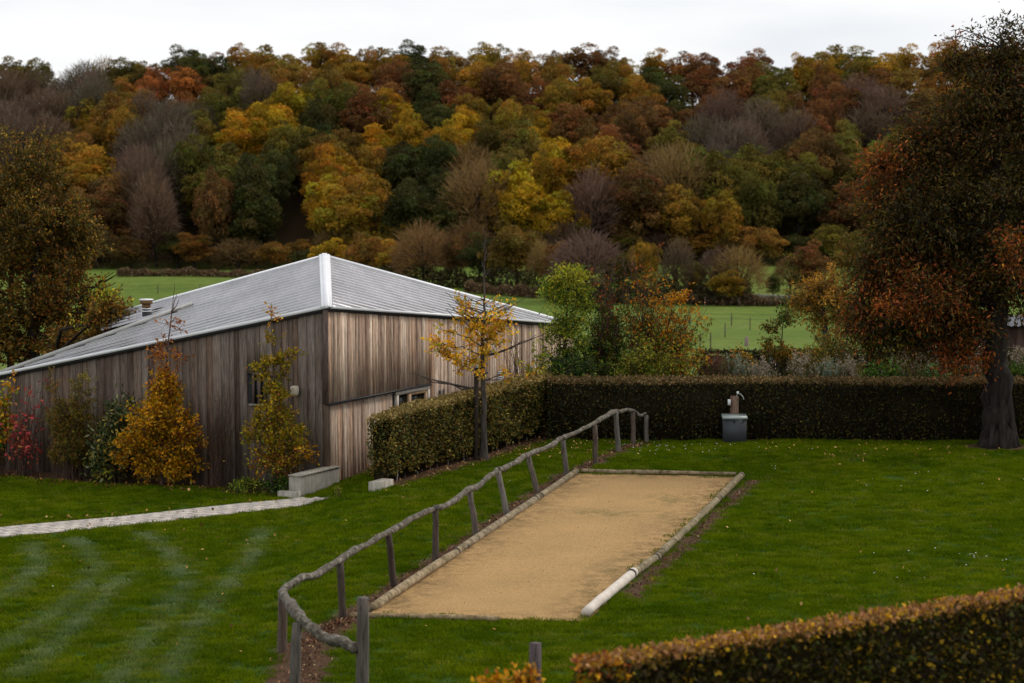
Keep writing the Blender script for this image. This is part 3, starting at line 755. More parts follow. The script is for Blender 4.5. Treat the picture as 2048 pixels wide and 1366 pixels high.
# slot walls: dark boards dropping from the roof edges
SW_ = max(.5, STRIP - float(np.dot(S_ - (CE + vS * (A - CE)), rd)))
g = Geo()
g.add([S_ - nl_ * .05, S_ + rd * SW_ - nl_ * .05, S_ + rd * SW_ - up * 1.2, S_ - up * 1.2], [[0, 1, 2, 3]]); g.build("slot_wall", M['timber'], bld, color=(.10, .08, .075))
g = Geo(); g.add([S_ - nl_ * .03, Lp - nl_ * .03, Lp - up * 1.2, S_ - up * 1.2], [[0, 1, 2, 3]]); g.build("slot_wall", M['timber'], bld, color=(.10, .08, .075))
# back of the building (closed volume)
bk = Geo(); b0 = C0 + ld * LEN_L; b1 = C0 + ud * LEN_R; tl_ = A + rd * STRIP; bb = tl_ + ud * 4.0; bb[2] = 1.4
bk.add([(b0[0], b0[1], BZ), (tl_[0], tl_[1], BZ), (tl_[0], tl_[1], .7), (b0[0], b0[1], .6)], [[0, 1, 2, 3]])
bk.add([(tl_[0], tl_[1], BZ), (bb[0], bb[1], BZ), (bb[0], bb[1], bb[2] - .03), (tl_[0], tl_[1], tl_[2] - .1)], [[0, 1, 2, 3]])
bk.add([(b1[0], b1[1], BZ), (bb[0], bb[1], BZ), (bb[0], bb[1], bb[2] - .03), (b1[0], b1[1], eave_r(LEN_R) - .08)], [[0, 1, 2, 3]])
bk.build("back_wall", M['timber'], bld, color=(.14, .11, .1))
br = Geo(); br.add([A - up * .03, tl_ - up * .03, bb, Rp - up * .05], [[0, 1, 2, 3]]); br.build("back_roof", M['greyflash'], bld)
# flue
fb = on_plane(293, 640, S_ + np.array([0, .5, 0]), np.array([0, 1.0, 0])); Yf = fb[1]
def fz(py): return at_Y(293, py, Yf)[2]
flue = empty("flue_pipe", (fb[0], fb[1], fz(665)), "dark metal flue pipe with flat cap rising behind the roof edge", "chimney")
def cyl(g, x, y, z0, z1, r, n=16, r2=None):
    V, q = tube([(x, y, z0), (x, y, z1)], [r, r2 or r], n); g.add(V, q)
    for c in tube_caps(2, n): g.f.append(c + g.n - 2 * n)
rF = 8.5 / F * Yf
g = Geo(); cyl(g, fb[0], fb[1], fz(700), fz(601), rF); g.build("pipe", M['dark'], flue)
for py in (617, 622):
    g = Geo(); cyl(g, fb[0], fb[1], fz(py + 1), fz(py - 1), rF * 1.08); g.build("band", M['flash'], flue)
g = Geo(); cyl(g, fb[0], fb[1], fz(616), fz(608), rF * 1.03); g.build("rusty_sleeve", M['rust'], flue)
g = Geo(); cyl(g, fb[0], fb[1], fz(607), fz(600.5), rF * 1.5); g.build("collar", M['rust'], flue)
g = Geo(); cyl(g, fb[0], fb[1], fz(600), fz(598.2), rF * 1.7); g.build("cap", M['flash'], flue)
# wall lamp
lp = wall_l(595, 780); lpo = lp + n_l * .1
lamp = empty("wall_lamp", lp, "small cream cup-shaped lamp on the dark board wall", "lamp")
g = Geo(); V, q = tube([lpo + up * z for z in (-.10, -.092, -.06, 0, .06, .085, .095)], [.03, .06, .078, .085, .082, .07, .02], 16); g.add(V, q); g.build("shade", M['opal'], lamp, smooth=True)
g = Geo(); g.add(*slab(lp, ld, n_l, -.025, .025, lp[2] - .03, lp[2] + .03, lp[2] + .03, -.002, .06)); g.build("bracket", M['dark'], lamp)
# concrete side wall and step
def gbox(P0, d, nrm, length, thick, z0, zt0, zt1):
    return slab(P0, d, nrm, 0, length, z0, zt0, zt1, 0, thick)
cw = on_plane(602, 994, C0 + n_r * .17, n_r); print('cw', cw, C0); zt = at_Y(602, 954, cw[1])[2]
CWL = float(np.dot(on_plane(679, 960, cw, n_r) - cw, ud)); print('CWL', CWL)
cwo = empty("concrete_wall", cw, "low grey concrete side wall beside the building corner", "wall")
g = Geo(); g.add(*slab(cw, ud, -n_r, 0, CWL, -.8, zt, zt, 0, .26)); g.build("wall_block", M['concrete'], cwo)
g = Geo(); g.add(*slab(cw, ud, -n_r, -.012, CWL + .012, zt, zt + .025, zt + .025, -.012, .272)); g.build("coping", M['concrete'], cwo)
st = on_z(563, 997, -0.12)
g = Geo(); g.add(*slab(cw - ud * .03, ld, n_l, -.02, .42, -.4, at_Y(602, 981, cw[1])[2], at_Y(602, 983, cw[1])[2], 0, .12)); tag(g.build("concrete_kerb", M['concrete'], origin=cw), "small concrete kerb at the foot of the concrete side wall", "kerb")
cb = on_ground(742, 984)
g = Geo(); g.add(*slab(cb, ud, -n_r, 0, .5, -.3, at_Y(742, 964, cb[1])[2], at_Y(742, 964, cb[1])[2], -.18, .05)); tag(g.build("concrete_block", M['concrete'], origin=cb), "low concrete block at the near end of the clipped hedge", "block")

# ================================================================== COURT LOGS
logM = Geo
rgL = np.random.default_rng(8)
def log(name, label, p, q, r, bands, color=(1, 1, 1), zoff=0.0, grp=None, mat='log'):
    r *= .88
    p = np.array([p[0], p[1], float(gz(p[0], p[1])) + r * .75 + zoff]); q = np.array([q[0], q[1], float(gz(q[0], q[1])) + r * .75 + zoff])
    root = empty(name, p, label, "log", grp)
    n = 14; t = np.linspace(0, 1, n)[:, None]; pts = p + (q - p) * t + rgL.normal(0, .0025, (n, 3)); pts[:, 2] += .006 * np.sin(np.linspace(0, 5, n) + p[0] * 7)
    g = Geo(); V, qd = tube(pts, r * rgL.uniform(.975, 1.025, n), 14, rng=rgL, rough=.012); g.add(V, qd)
    for c in tube_caps(n, 14): g.f.append(c)
    g.build("trunk", M[mat], root, smooth=True, color=color)
    d = unit(q - p); L = np.linalg.norm(q - p)
    for b in bands:
        c = p + d * b * L; g = Geo(); V, qd = tube([c - d * .022, c + d * .022], [r * 1.07] * 2, 14); g.add(V, qd)
        for cc_ in tube_caps(2, 14): g.f.append(cc_)
        g.build("iron_band", M['band'], root)
    return root
def gp2(px, py): return on_ground(px, py)[:2]
LG = "round log edging of the boules court"
lj = [gp2(745, 1222), gp2(920, 1105), gp2(1075, 1000), gp2(1153, 948)]
log("edging_log", "pale log along the rail, nearest the tall end post", lj[0], lj[1], .072, (.95,), (1.12, 1.08, 1.0))
log("edging_log", "middle log of the row beside the rustic handrail", lj[1] + (lj[2] - lj[1]) * .005, lj[2], .068, (.05, .965))
log("edging_log", "log beside the handrail reaching the far court corner", lj[2] + (lj[3] - lj[2]) * .008, lj[3], .066, (.05, .96), (.95, .95, .92))
rj = [gp2(1172, 1236), gp2(1268, 1153), gp2(1316, 1117), gp2(1433, 1007), gp2(1483, 955)]
log("edging_log", "smooth whitish newer log on the lawn side of the court", rj[0], rj[1], .078, (.94,), (1, 1, 1), .02, None, 'palelog')
log("edging_log", "short lichen-grey log next to the whitish newer log", rj[1], rj[2], .066, (.9,), (.9, .92, .88))
log("edging_log", "long lichen-grey log on the lawn side of the court", rj[2] + (rj[3] - rj[2]) * .01, rj[3], .066, (.05, .965), (.9, .92, .86))
log("edging_log", "log on the lawn side ending at the far court corner", rj[3] + (rj[4] - rj[3]) * .015, rj[4], .07, (.08, .95), (.95, .93, .85))
fj = [gp2(1163, 947), gp2(1320, 951), gp2(1472, 953)]
log("edging_log", "thin log across the far court end beside the handrail", fj[0], fj[1], .05, (), (.95, .92, .85), .02)
log("edging_log", "thin log across the far court end on the lawn side", fj[1] + (fj[2] - fj[1]) * .005, fj[2], .045, (), (.9, .86, .78), .02)
log("edging_log", "thin log across the court end by the tall post, half sunk in grass", gp2(700, 1235), gp2(1000, 1244), .05, (), (1.1, 1.0, .85), .0)

# ================================================================== RUSTIC HANDRAIL
posts = [((725, 1405), (725, 1196)), ((588, 1392), (594, 1247)), ((564, 1303), (566, 1188)), ((685, 1236), (680, 1123)), ((788, 1175), (776, 1068)),
         ((872, 1126), (870, 1020)), ((952, 1073), (940, 984)), ((1014, 1030), (996, 943)), ((1074, 985), (1057, 913)), ((1134, 953), (1126, 880)),
         ((1191, 929), (1190, 850)), ((1236, 903), (1232, 824)), ((1266, 888), (1266, 822)), ((1293, 884), (1292, 830))]
pb = [on_ground(*b) for b, t in posts]; pb[0] = on_z(725, 1405, .3); pb[1] = on_ground(588, 1392)
pt_ = [at_Y(t[0], t[1], b[1]) for (bb_, t), b in zip(posts, pb)]
rail = empty("rustic_handrail", pb[2], "rustic handrail of crooked branches on leaning timber posts", "fence")
rgP = np.random.default_rng(4)
for k, (b, t) in enumerate(zip(pb, pt_)):
    r = .072 if k == 0 else (.062 if k < 3 else .05)
    n = 6; u = np.linspace(-.25, 1, n)[:, None]; pts = b + (t - b) * u + rgP.normal(0, .004, (n, 3))
    g = Geo(); V, q = tube(pts, np.linspace(r * 1.08, r * .92, n), 9, rng=rgP, rough=.07); g.add(V, q)
    for c in tube_caps(n, 9): g.f.append(c)
    g.build("post", M['post'], rail, color=(0.135, 0.122, 0.112))
rpx = [(715, 1302, 0), (694, 1285, .2), (669, 1281, .4), (649, 1272, .55), (628, 1259, .7), (609, 1246, .88), (594, 1231, 1.05), (580, 1208, 1.4), (571, 1194, 1.7), (565, 1183, 2.0),
       (575, 1173, 2.08), (586, 1167, 2.18), (613, 1154, 2.42), (649, 1141, 2.74), (680, 1120, 3), (706, 1102, 3.25), (740, 1086, 3.65), (770, 1068, 3.95), (800, 1052, 4.3), (826, 1034, 4.55), (869, 1018, 5),
       (912, 1001, 5.55), (933, 981, 5.9), (955, 973, 6.2), (976, 955, 6.6), (994, 940, 7), (1015, 934, 7.3), (1041, 918, 7.75), (1060, 908, 8.05), (1101, 891, 8.6), (1122, 877, 8.95), (1148, 868, 9.35), (1174, 853, 9.75),
       (1195, 844, 10.1), (1212, 831, 10.55), (1230, 823, 11), (1250, 820, 11.55), (1267, 822, 12), (1281, 833, 12.5), (1294, 826, 13)]
pY = np.array([b[1] for b in pb]); pY[0] += .0
rp = np.array([at_Y(x, y, np.interp(i, range(14), pY)) for x, y, i in rpx])
ri = [i for _, _, i in rpx]
cuts = [0, 2.0, 5, 7, 8.95, 11, 13]
for a_, b_ in zip(cuts[:-1], cuts[1:]):
    sel = [k for k, i in enumerate(ri) if a_ - 1e-6 <= i <= b_ + 1e-6]; pts = rp[sel]
    if b_ != 13: pts[-1] += unit(pts[-1] - pts[-2]) * .03
    # resample smooth with wiggle
    tt = np.arange(len(pts)); u = np.linspace(0, len(pts) - 1, len(pts) * 4)
    sm = np.stack([np.interp(u, tt, pts[:, k]) for k in range(3)], 1)
    k3 = np.array([1, 2, 3, 2, 1.]) / 9; pad = np.concatenate([[sm[0]] * 2, sm, [sm[-1]] * 2]); sm = np.stack([np.convolve(pad[:, k], k3, 'valid') for k in range(3)], 1)
    kn = rgP.normal(0, .010, sm.shape); kn = (kn + np.roll(kn, 1, 0) + np.roll(kn, -1, 0)) / 2.0; kn[0] = kn[-1] = 0; sm += kn
    rb = .062 if a_ < 2 else .047
    rn = rgP.normal(0, .12, len(u)); rn = (rn + np.roll(rn, 1)) / 2; rad = rb * (1 + .05 * np.sin(u * 1.3 + a_) + rn)
    if b_ == 13: rad *= np.linspace(1, .6, len(u))
    g = Geo(); V, q = tube(sm, rad, 10, rng=rgP, rough=.07); g.add(V, q)
    for c in tube_caps(len(sm), 9): g.f.append(c)
    g.build("rail", M['rail'], rail, smooth=True)
for k in (5,):
    g = Geo(); V, q = tube([rp[20] - (rp[21] - rp[20]) * .03, rp[20] + (rp[21] - rp[20]) * .03], [.056] * 2, 12); g.add(V, q); g.build("iron_band", M['band'], rail)
# lone post stub near the foreground hedge
sp_ = at_Y(1070, 1400, 26.6); zg = float(gz(sp_[0], 26.6)); tp = at_Y(1071, 1286, 26.6)
so = Geo(); V, q = tube([(sp_[0], 26.6, zg - .2), (sp_[0], 26.6, (zg + tp[2]) / 2), tp], [.075, .07, .066], 9, rng=rgP, rough=.05); so.add(V, q)
for c in tube_caps(3, 9): so.f.append(c)
tag(so.build("timber_post", M['post'], color=(.13, .11, .12), origin=(sp_[0], 26.6, zg)), "lone grey post stub showing behind yellow hedge leaves", "post")

# ================================================================== UTILITY BOX AND TAP POST
ub = on_ground(1471, 887); UY = min(ub[1], far_hedge_y - .25)
def uz(py): return at_Y(1471, py, UY)[2]
ux = lambda px: at_Y(px, 870, UY)[0]
box_o = empty("utility_box", (ux(1471), UY, gz(ux(1471), UY)), "grey metal utility box with lighter lid against the hedge", "utility box")
g = Geo(); bx0, bx1 = ux(1447), ux(1493); g.box((bx0, UY - .02, float(gz(bx0, UY)) - .05), (bx1, UY + .32, uz(837))); g.build("body", M['boxgrey'], box_o)
g = Geo(); g.add(*hexa([(bx0 - .02, UY - .05, uz(838)), (bx1 + .02, UY - .05, uz(838)), (bx1 + .02, UY + .35, uz(838)), (bx0 - .02, UY + .35, uz(838))], [(bx0 - .015, UY - .045, uz(834)), (bx1 + .015, UY - .045, uz(834)), (bx1 + .015, UY + .35, uz(831)), (bx0 - .015, UY + .35, uz(831))])); g.build("lid", M['lidgrey'], box_o)
g = Geo(); V, q = tube([(ux(1468), UY - .035, uz(843)), (ux(1468), UY - .02, uz(843))], [.022] * 2, 10); g.add(V, q); g.f.append(tube_caps(2, 10)[0]); g.f.append(tube_caps(2, 10)[1]); g.build("lock", M['dark'], box_o)
tpY = UY + .42
tpo = empty("tap_post", (ux(1473), tpY, gz(ux(1473), tpY)), "weathered timber tap post with white tag behind the grey box", "post")
g = Geo(); g.box((ux(1464), tpY - .08, .2), (ux(1480), tpY + .08, at_Y(1471, 792, tpY)[2])); g.build("post", M['post'], tpo, color=(.26, .2, .16))
g = Geo(); g.box((ux(1458), tpY - .12, at_Y(1471, 809, tpY)[2]), (ux(1463.6), tpY - .05, at_Y(1471, 798, tpY)[2])); g.build("tag", M['white'], tpo)
g = Geo(); zt_ = at_Y(1471, 792, tpY)[2]; V, q = tube([(ux(1476), tpY - .05, zt_), (ux(1478), tpY - .06, zt_ + .07), (ux(1483), tpY - .08, zt_ + .05), (ux(1488), tpY - .1, zt_ + .0), (ux(1490), tpY - .1, zt_ - .06)], [.011] * 5, 7); g.add(V, q); g.build("tap", M['lidgrey'], tpo)
g = Geo(); g.box((ux(1476), tpY - .1, zt_ + .05), (ux(1480), tpY - .04, zt_ + .10)); g.build("tap_handle", M['white'], tpo)

# ================================================================== PLANT BUILDERS
def px_scale(Y): return Y / F            # metres per photo pixel at distance Y
def sample_ell(e, Y, rng, n, squash=1.0):
    """points inside an ellipse of the photo given real depth; e=(cx,cy,rx,ry)"""
    cx, cy, rx, ry = e
    v = unit(rng.normal(size=(n, 3))) * (rng.uniform(0, 1, (n, 1)) ** 0.45)
    c = at_Y(cx, cy, Y); s = px_scale(Y)
    return c + v * np.array([rx * s, min(rx, 1.6 * ry) * s * squash, ry * s])
def grow(name, label, cat, base, axis_pts, r0, blobs, rng, leaf, lw, bark='bark', group=None, leafmat='leaf', twig_len=.35, upcurve=.35, droop=0.0,
         limb_r=.018, leaf_up=.3, leaf_jit=.5, bare=(), twig_r=.005, start=(0.12, 0.85), color=None, sides=8, flare=1.0, rise=(.3, .9), lmul=1.0, taper=1.0):
    """axis_pts: list of world points for the stem; blobs: (ellipse, Y, n_limbs, twigs_per_limb, leaves_per_twig, palette)
    bare: list of (ellipse, Y, n) leafless shoots"""
    base = np.asarray(base, float)
    root = empty(name, base, label, cat, group)
    W = Geo(); Lf = Geo()
    ax = np.array([base - np.array([0, 0, .1])] + [np.asarray(p, float) for p in axis_pts])
    tt = np.arange(len(ax)); u = np.linspace(0, len(ax) - 1, max(10, len(ax) * 5))
    axs = np.stack([np.interp(u, tt, ax[:, k]) for k in range(3)], 1)
    k3 = np.array([1, 2, 3, 2, 1.]) / 9; pad = np.concatenate([[axs[0]] * 2, axs, [axs[-1]] * 2]); axs = np.stack([np.convolve(pad[:, k], k3, 'valid') for k in range(3)], 1)
    axs[1:-1] += rng.normal(0, r0 * .12, (len(axs) - 2, 3))
    rad = r0 * np.linspace(1, .06, len(axs)) ** taper; rad[0] *= 1.0 + .5 * flare; rad[1] *= 1 + .25 * flare
    V, q = tube(axs, rad, sides, rng=rng, rough=.05); W.add(V, q)
    ztop = axs[-1][2]
    axz = axs[:, 2]
    def limb(T, bare_l=False, frm=None):
        if frm is None:
            hd = np.min(np.linalg.norm(axs[:, :2] - T[:2], axis=1)); zs = T[2] - hd * rng.uniform(*rise) - (.12 if bare_l else .0)
            zs = np.clip(zs, base[2] + start[0] * (ztop - base[2]), base[2] + start[1] * (ztop - base[2]))
            k = int(np.argmin(np.abs(axz - zs))); P = axs[k]; rmax = rad[k] * .5
        else:
            P, rmax = frm
        d = T - P; dn = np.linalg.norm(d)
        mid = P + d * .5 + np.array([0, 0, -1.0]) * upcurve * dn * .3 + rng.normal(0, .07, 3) * dn
        pth = bezier(P, mid, T, 7); pth[1:-1] += rng.normal(0, .02, (5, 3)) * dn
        rb = max(min(rmax, limb_r * (.4 + .5 * dn)), .011 if bare_l else .004)
        V, q = tube(pth, np.linspace(rb, max(rb * .22, .005 if bare_l else .0025), 7), 5); W.add(V, q)
        return pth, rb
    for e, Y, nl, nt, nlv, pal in blobs:
        Ts = sample_ell(e, Y, rng, nl); c = at_Y(e[0], e[1], Y)
        pts = []; outs = []
        mains = []; nm = max(2, nl // 5)
        for iT, T in enumerate(Ts):
            frm = None
            if iT >= nm:
                allp = np.concatenate([m[2:6] for m, _ in mains]); dd = np.linalg.norm(allp - T, axis=1) + np.clip(allp[:, 2] - T[2], 0, 9) * .6; bi = int(np.argmin(dd)); frm = (allp[bi], mains[bi // 4][1] * .6)
            pth, rb_ = limb(T, frm=frm)
            if iT < nm: mains.append((pth, rb_))
            ld_ = unit(pth[-1] - pth[-3])
            bv = rng.uniform(.62, 1.38)
            for _ in range(nt):
                w = rng.uniform(.45, 1.0); P = pth[0] + 0; kk = w * 6; k0 = min(int(kk), 5); P = pth[k0] + (pth[k0 + 1] - pth[k0]) * (kk - k0)
                dr = unit(ld_ * .7 + rng.normal(0, .75, 3) + np.array([0, 0, .25 - droop])); Lt = twig_len * rng.uniform(.5, 1.3)
                E = P + dr * Lt; m = P + dr * Lt * .5 + np.array([0, 0, .06 * Lt - droop * .0])
                E = E - np.array([0, 0, droop * Lt * .6])
                V, q = tube([P, m, E], [twig_r, twig_r * .8, twig_r * .4], 3); W.add(V, q)
                n = rng.poisson(nlv * lmul)
                if n:
                    uu = rng.uniform(.15, 1.05, (n, 1)); p_ = P + (m - P) * np.minimum(uu * 2, 1) + (E - m) * np.clip(uu * 2 - 1, 0, 1.1)
                    p_ = p_ + rng.normal(0, leaf * leaf_jit, (n, 3)); pts.append(p_); outs.append(np.repeat((dr * .8)[None], n, 0) * 1.0)
                    Lf_c = pick(pal, n, rng) * bv
                    Lf.add(*leaf_geo(p_, leaf, lw, rng, np.clip(Lf_c, 0, 1), up=leaf_up, out=outs[-1], droop=droop))
    for e, Y, n in bare:
        for T in sample_ell(e, Y, rng, n): limb(T, True)
    W.build("trunk", M[bark], root)
    if Lf.v: Lf.build("crown", M[leafmat], root, color=color)
    return root
def shrub(name, label, cat, base, blobs, rng, leaf, lw, nstem=6, bark='twig', leafmat='leaf', group=None, droop=0.0, stem_r=.012, twig_len=.25, leaf_up=.3, bare=(), spread=.12, leaf_jit=.6, twig_r=.004, lmul=1.9):
    """many-stemmed shrub: each limb starts at the ground"""
    base = np.asarray(base, float); root = empty(name, base, label, cat, group); W = Geo(); Lf = Geo()
    def limb(T, r):
        P = base + np.array([rng.normal(0, spread), rng.normal(0, spread), -.06]); d = T - P
        mid = P + d * np.array([.25, .25, .6]) + rng.normal(0, .05, 3); pth = bezier(P, mid, T, 8); pth[1:-1] += rng.normal(0, .012, (6, 3)) * np.linalg.norm(d)
        V, q = tube(pth, np.linspace(r, r * .25, 8), 4); W.add(V, q); return pth
    for e, Y, nl, nt, nlv, pal in blobs:
        for T in sample_ell(e, Y, rng, nl):
            pth = limb(T, stem_r * rng.uniform(.6, 1.2)); ld_ = unit(pth[-1] - pth[-3]); bv = rng.uniform(.78, 1.22)
            for _ in range(nt):
                kk = rng.uniform(3.2, 6.99); k0 = int(kk); P = pth[k0] + (pth[k0 + 1] - pth[k0]) * (kk - k0)
                dr = unit(ld_ * .5 + rng.normal(0, .8, 3) + np.array([0, 0, .2 - droop])); Lt = twig_len * rng.uniform(.5, 1.3); E = P + dr * Lt - np.array([0, 0, droop * Lt * .5])
                V, q = tube([P, (P + E) / 2, E], [twig_r, twig_r * .8, twig_r * .4], 3); W.add(V, q); n = rng.poisson(nlv * lmul)
                if n:
                    uu = rng.uniform(.1, 1.05, (n, 1)); p_ = P + (E - P) * uu + rng.normal(0, leaf * leaf_jit, (n, 3))
                    Lf.add(*leaf_geo(p_, leaf, lw, rng, np.clip(pick(pal, n, rng) * bv, 0, 1), up=leaf_up, out=np.repeat((dr * .8)[None], n, 0), droop=droop))
    for e, Y, n in bare:
        for T in sample_ell(e, Y, rng, n):
            pth = limb(T, stem_r)
            for _ in range(3):
                k0 = rng.integers(3, 7); P = pth[k0]; E = P + unit(rng.normal(0, .6, 3) + np.array([0, 0, .9])) * twig_len * rng.uniform(.6, 1.6)
                V, q = tube([P, (P + E) / 2, E], [twig_r, twig_r * .8, twig_r * .4], 3); W.add(V, q)
    W.build("stem", M[bark], root)
    if Lf.v: Lf.build("foliage", M[leafmat], root)
    return root
def hedge(name, label, p0, p1, thick, h, n, leaf, lw, pal_side, pal_top, rng, stems=0, z_off=0.0, top_h=None, clear=0.0, gap=.12, bright=1.0):
    """clipped hedge from p0 to p1 (front base line); thickness goes away from the viewer's side (left normal)"""
    p0 = np.asarray(p0, float); p1 = np.asarray(p1, float); d = p1 - p0; d[2] = 0; L = np.linalg.norm(d); d /= L; nb_ = np.array([-d[1], d[0], 0])
    root = empty(name, p0, label, "hedge")
    def P(s, t, z):
        x = p0[0] + d[0] * s + nb_[0] * t; y = p0[1] + d[1] * s + nb_[1] * t
        return np.stack([x, y, gz(x, y) * 1.0 + z + z_off], -1)
    # inner twig mass
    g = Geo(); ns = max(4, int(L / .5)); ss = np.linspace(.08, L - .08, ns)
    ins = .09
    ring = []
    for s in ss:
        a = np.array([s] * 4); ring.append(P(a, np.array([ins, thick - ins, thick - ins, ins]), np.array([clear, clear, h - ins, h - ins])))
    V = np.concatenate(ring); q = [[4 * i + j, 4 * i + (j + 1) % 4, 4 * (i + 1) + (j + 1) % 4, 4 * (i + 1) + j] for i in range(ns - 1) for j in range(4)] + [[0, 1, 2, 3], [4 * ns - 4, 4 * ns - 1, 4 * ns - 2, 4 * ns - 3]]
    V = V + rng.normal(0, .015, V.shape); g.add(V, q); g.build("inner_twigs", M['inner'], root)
    areas = np.array([L * h, L * thick * 1.25, thick * h, thick * h, L * h * .35]); w = areas / areas.sum()
    k = rng.choice(5, n, p=w); s = rng.uniform(0, L, n); t = rng.uniform(0, thick, n); z = rng.uniform(clear, h, n)
    dep = np.abs(rng.normal(0, .05, n))
    bump = .035 * np.sin(s * 3.1 + z * 4) + .025 * np.sin(s * 7.7 - z * 6 + 1) + rng.normal(0, .02, n)
    t = np.where(k == 0, dep + bump, t); t = np.where(k == 4, thick - dep, t); z = np.where(k == 1, h - dep * .7 + bump * .5 + .01, z)
    s = np.where(k == 2, dep, s); s = np.where(k == 3, L - dep, s)
    keep = (z > clear + .02 + .1 * np.sin(s * 5 + 2) ** 2 * (clear > 0))
    # thin patches
    thin = (np.sin(s * 4.3 + 2 * np.sin(z * 5)) * np.sin(z * 6.1 + s * 1.7) > .72) & (rng.uniform(size=n) < .6) & (k == 0)
    keep &= ~thin
    pts = P(s, t, z)[keep]; k = k[keep]; s = s[keep]; z = z[keep]
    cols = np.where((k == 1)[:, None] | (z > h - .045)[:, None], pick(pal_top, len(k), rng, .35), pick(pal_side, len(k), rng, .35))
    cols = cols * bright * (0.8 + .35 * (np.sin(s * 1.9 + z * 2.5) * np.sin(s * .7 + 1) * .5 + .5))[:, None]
    outn = np.zeros((len(k), 3)); outn[k == 0] = -nb_; outn[k == 1] = (0, 0, 1); outn[k == 4] = nb_
    out = outn * .6
    V, f, c = leaf_geo(pts, leaf, lw, rng, np.clip(cols, 0, 1), up=.15, out=out)
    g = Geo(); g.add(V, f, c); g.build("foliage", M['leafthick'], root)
    for i in range(stems):
        s_ = (i + rng.uniform(.2, .8)) / stems * L; t_ = rng.uniform(.04, .2); a = P(np.array([s_]), np.array([t_]), np.array([-.05]))[0]; b = P(np.array([s_ + rng.normal(0, .07)]), np.array([t_ + .05]), np.array([clear + rng.uniform(.1, .45)]))[0]
        g = Geo(); V, q = tube([a, (a + b) / 2 + rng.normal(0, .015, 3), b], [.014, .012, .009], 5); g.add(V, q); g.build("stem", M['barkpale'], root)
    return root

# palettes (sRGB hex of the leaf itself)
GOLD = [('#c98a10', 3), ('#b5760c', 2), ('#d9a51f', 2), ('#8a6a14', 1), ('#a35c12', 1)]
OLIVE = [('#5c5a1c', 3), ('#3f4518', 3), ('#776a22', 2), ('#8a5a22', 1)]
RUST = [('#9a4a1c', 3), ('#7d3616', 2), ('#b4602a', 2), ('#6a4a1c', 1)]
ORANGE = [('#c07418', 3), ('#a85a18', 2), ('#cc8f20', 3), ('#86681c', 2)]
GREEN = [('#4f6a1c', 3), ('#3a5418', 3), ('#6f8228', 2), ('#2c4216', 2)]
LIME = [('#98982a', 3), ('#7d8824', 3), ('#b0a434', 2), ('#60701e', 2)]
DKGREEN = [('#26381a', 3), ('#34461e', 2), ('#485a24', 1), ('#1c2a14', 2)]

# ================================================================== HEDGES
rg = np.random.default_rng(31)
fh0 = on_ground(1128, 888); fh1 = at_Y(2200, 888, far_hedge_y)
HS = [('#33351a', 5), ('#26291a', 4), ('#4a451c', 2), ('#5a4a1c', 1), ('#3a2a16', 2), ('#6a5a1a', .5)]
HT = [('#8a6f4a', 3), ('#6f5c38', 2), ('#5a4a28', 2), ('#4a4a22', 1)]  # top leaves paler than the dark face: light from above painted into colour
fhz = at_Y(1500, 764, far_hedge_y)[2] - .3
hedge("clipped_hedge", "long dark clipped hedge behind the grey utility box", (fh0[0] - .3, far_hedge_y, .3), (fh1[0] + 6.0, far_hedge_y, .3), .85, fhz, 66000, .055, .62, HS, HT, rg)
HS2 = [('#4a4a1e', 4), ('#38401c', 4), ('#6a5a24', 3), ('#7d6a2a', 2), ('#6a4a22', 2), ('#8a7a34', 1)]
HT2 = [('#9a8450', 3), ('#86703c', 2), ('#6a5e2c', 2)]  # paler top palette here too, painted as lit from above
hz_ = at_Y(790, 822, hw0[1])[2] - float(gz(hw0[0], hw0[1])) - .10; print('hedge', hz_, hw0, hw1)
hedge("clipped_hedge", "olive brown clipped hedge with bare stems along the timber wall", hw0, np.array([hw1[0] - .1, hw1[1] - .2, 0]), .55, hz_, 26000, .055, .62, HS2, HT2, rg, stems=18, clear=.09, bright=1.15)
# foreground hedge (out of focus)
fga = at_Y(1190, 1322, 18.2); fgb = at_Y(2048, 1192, 20.9)
dfg = unit(fgb - fga)
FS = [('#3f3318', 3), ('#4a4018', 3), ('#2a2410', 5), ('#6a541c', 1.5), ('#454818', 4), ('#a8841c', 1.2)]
FT = [('#a8784a', 4), ('#ad8038', 3), ('#c4941e', 2.4), ('#80603a', 3), ('#9a6c4c', 2)]  # brown and yellow top leaves, brightened against FS to paint in top light
fg_h = fga[2] - float(gz(fga[0], fga[1])); 
def fg_hedge(name, label, a, b, h, n, rng):
    return hedge(name, label, a, b, .5, h, n, .062, .66, FS, FT, rng)
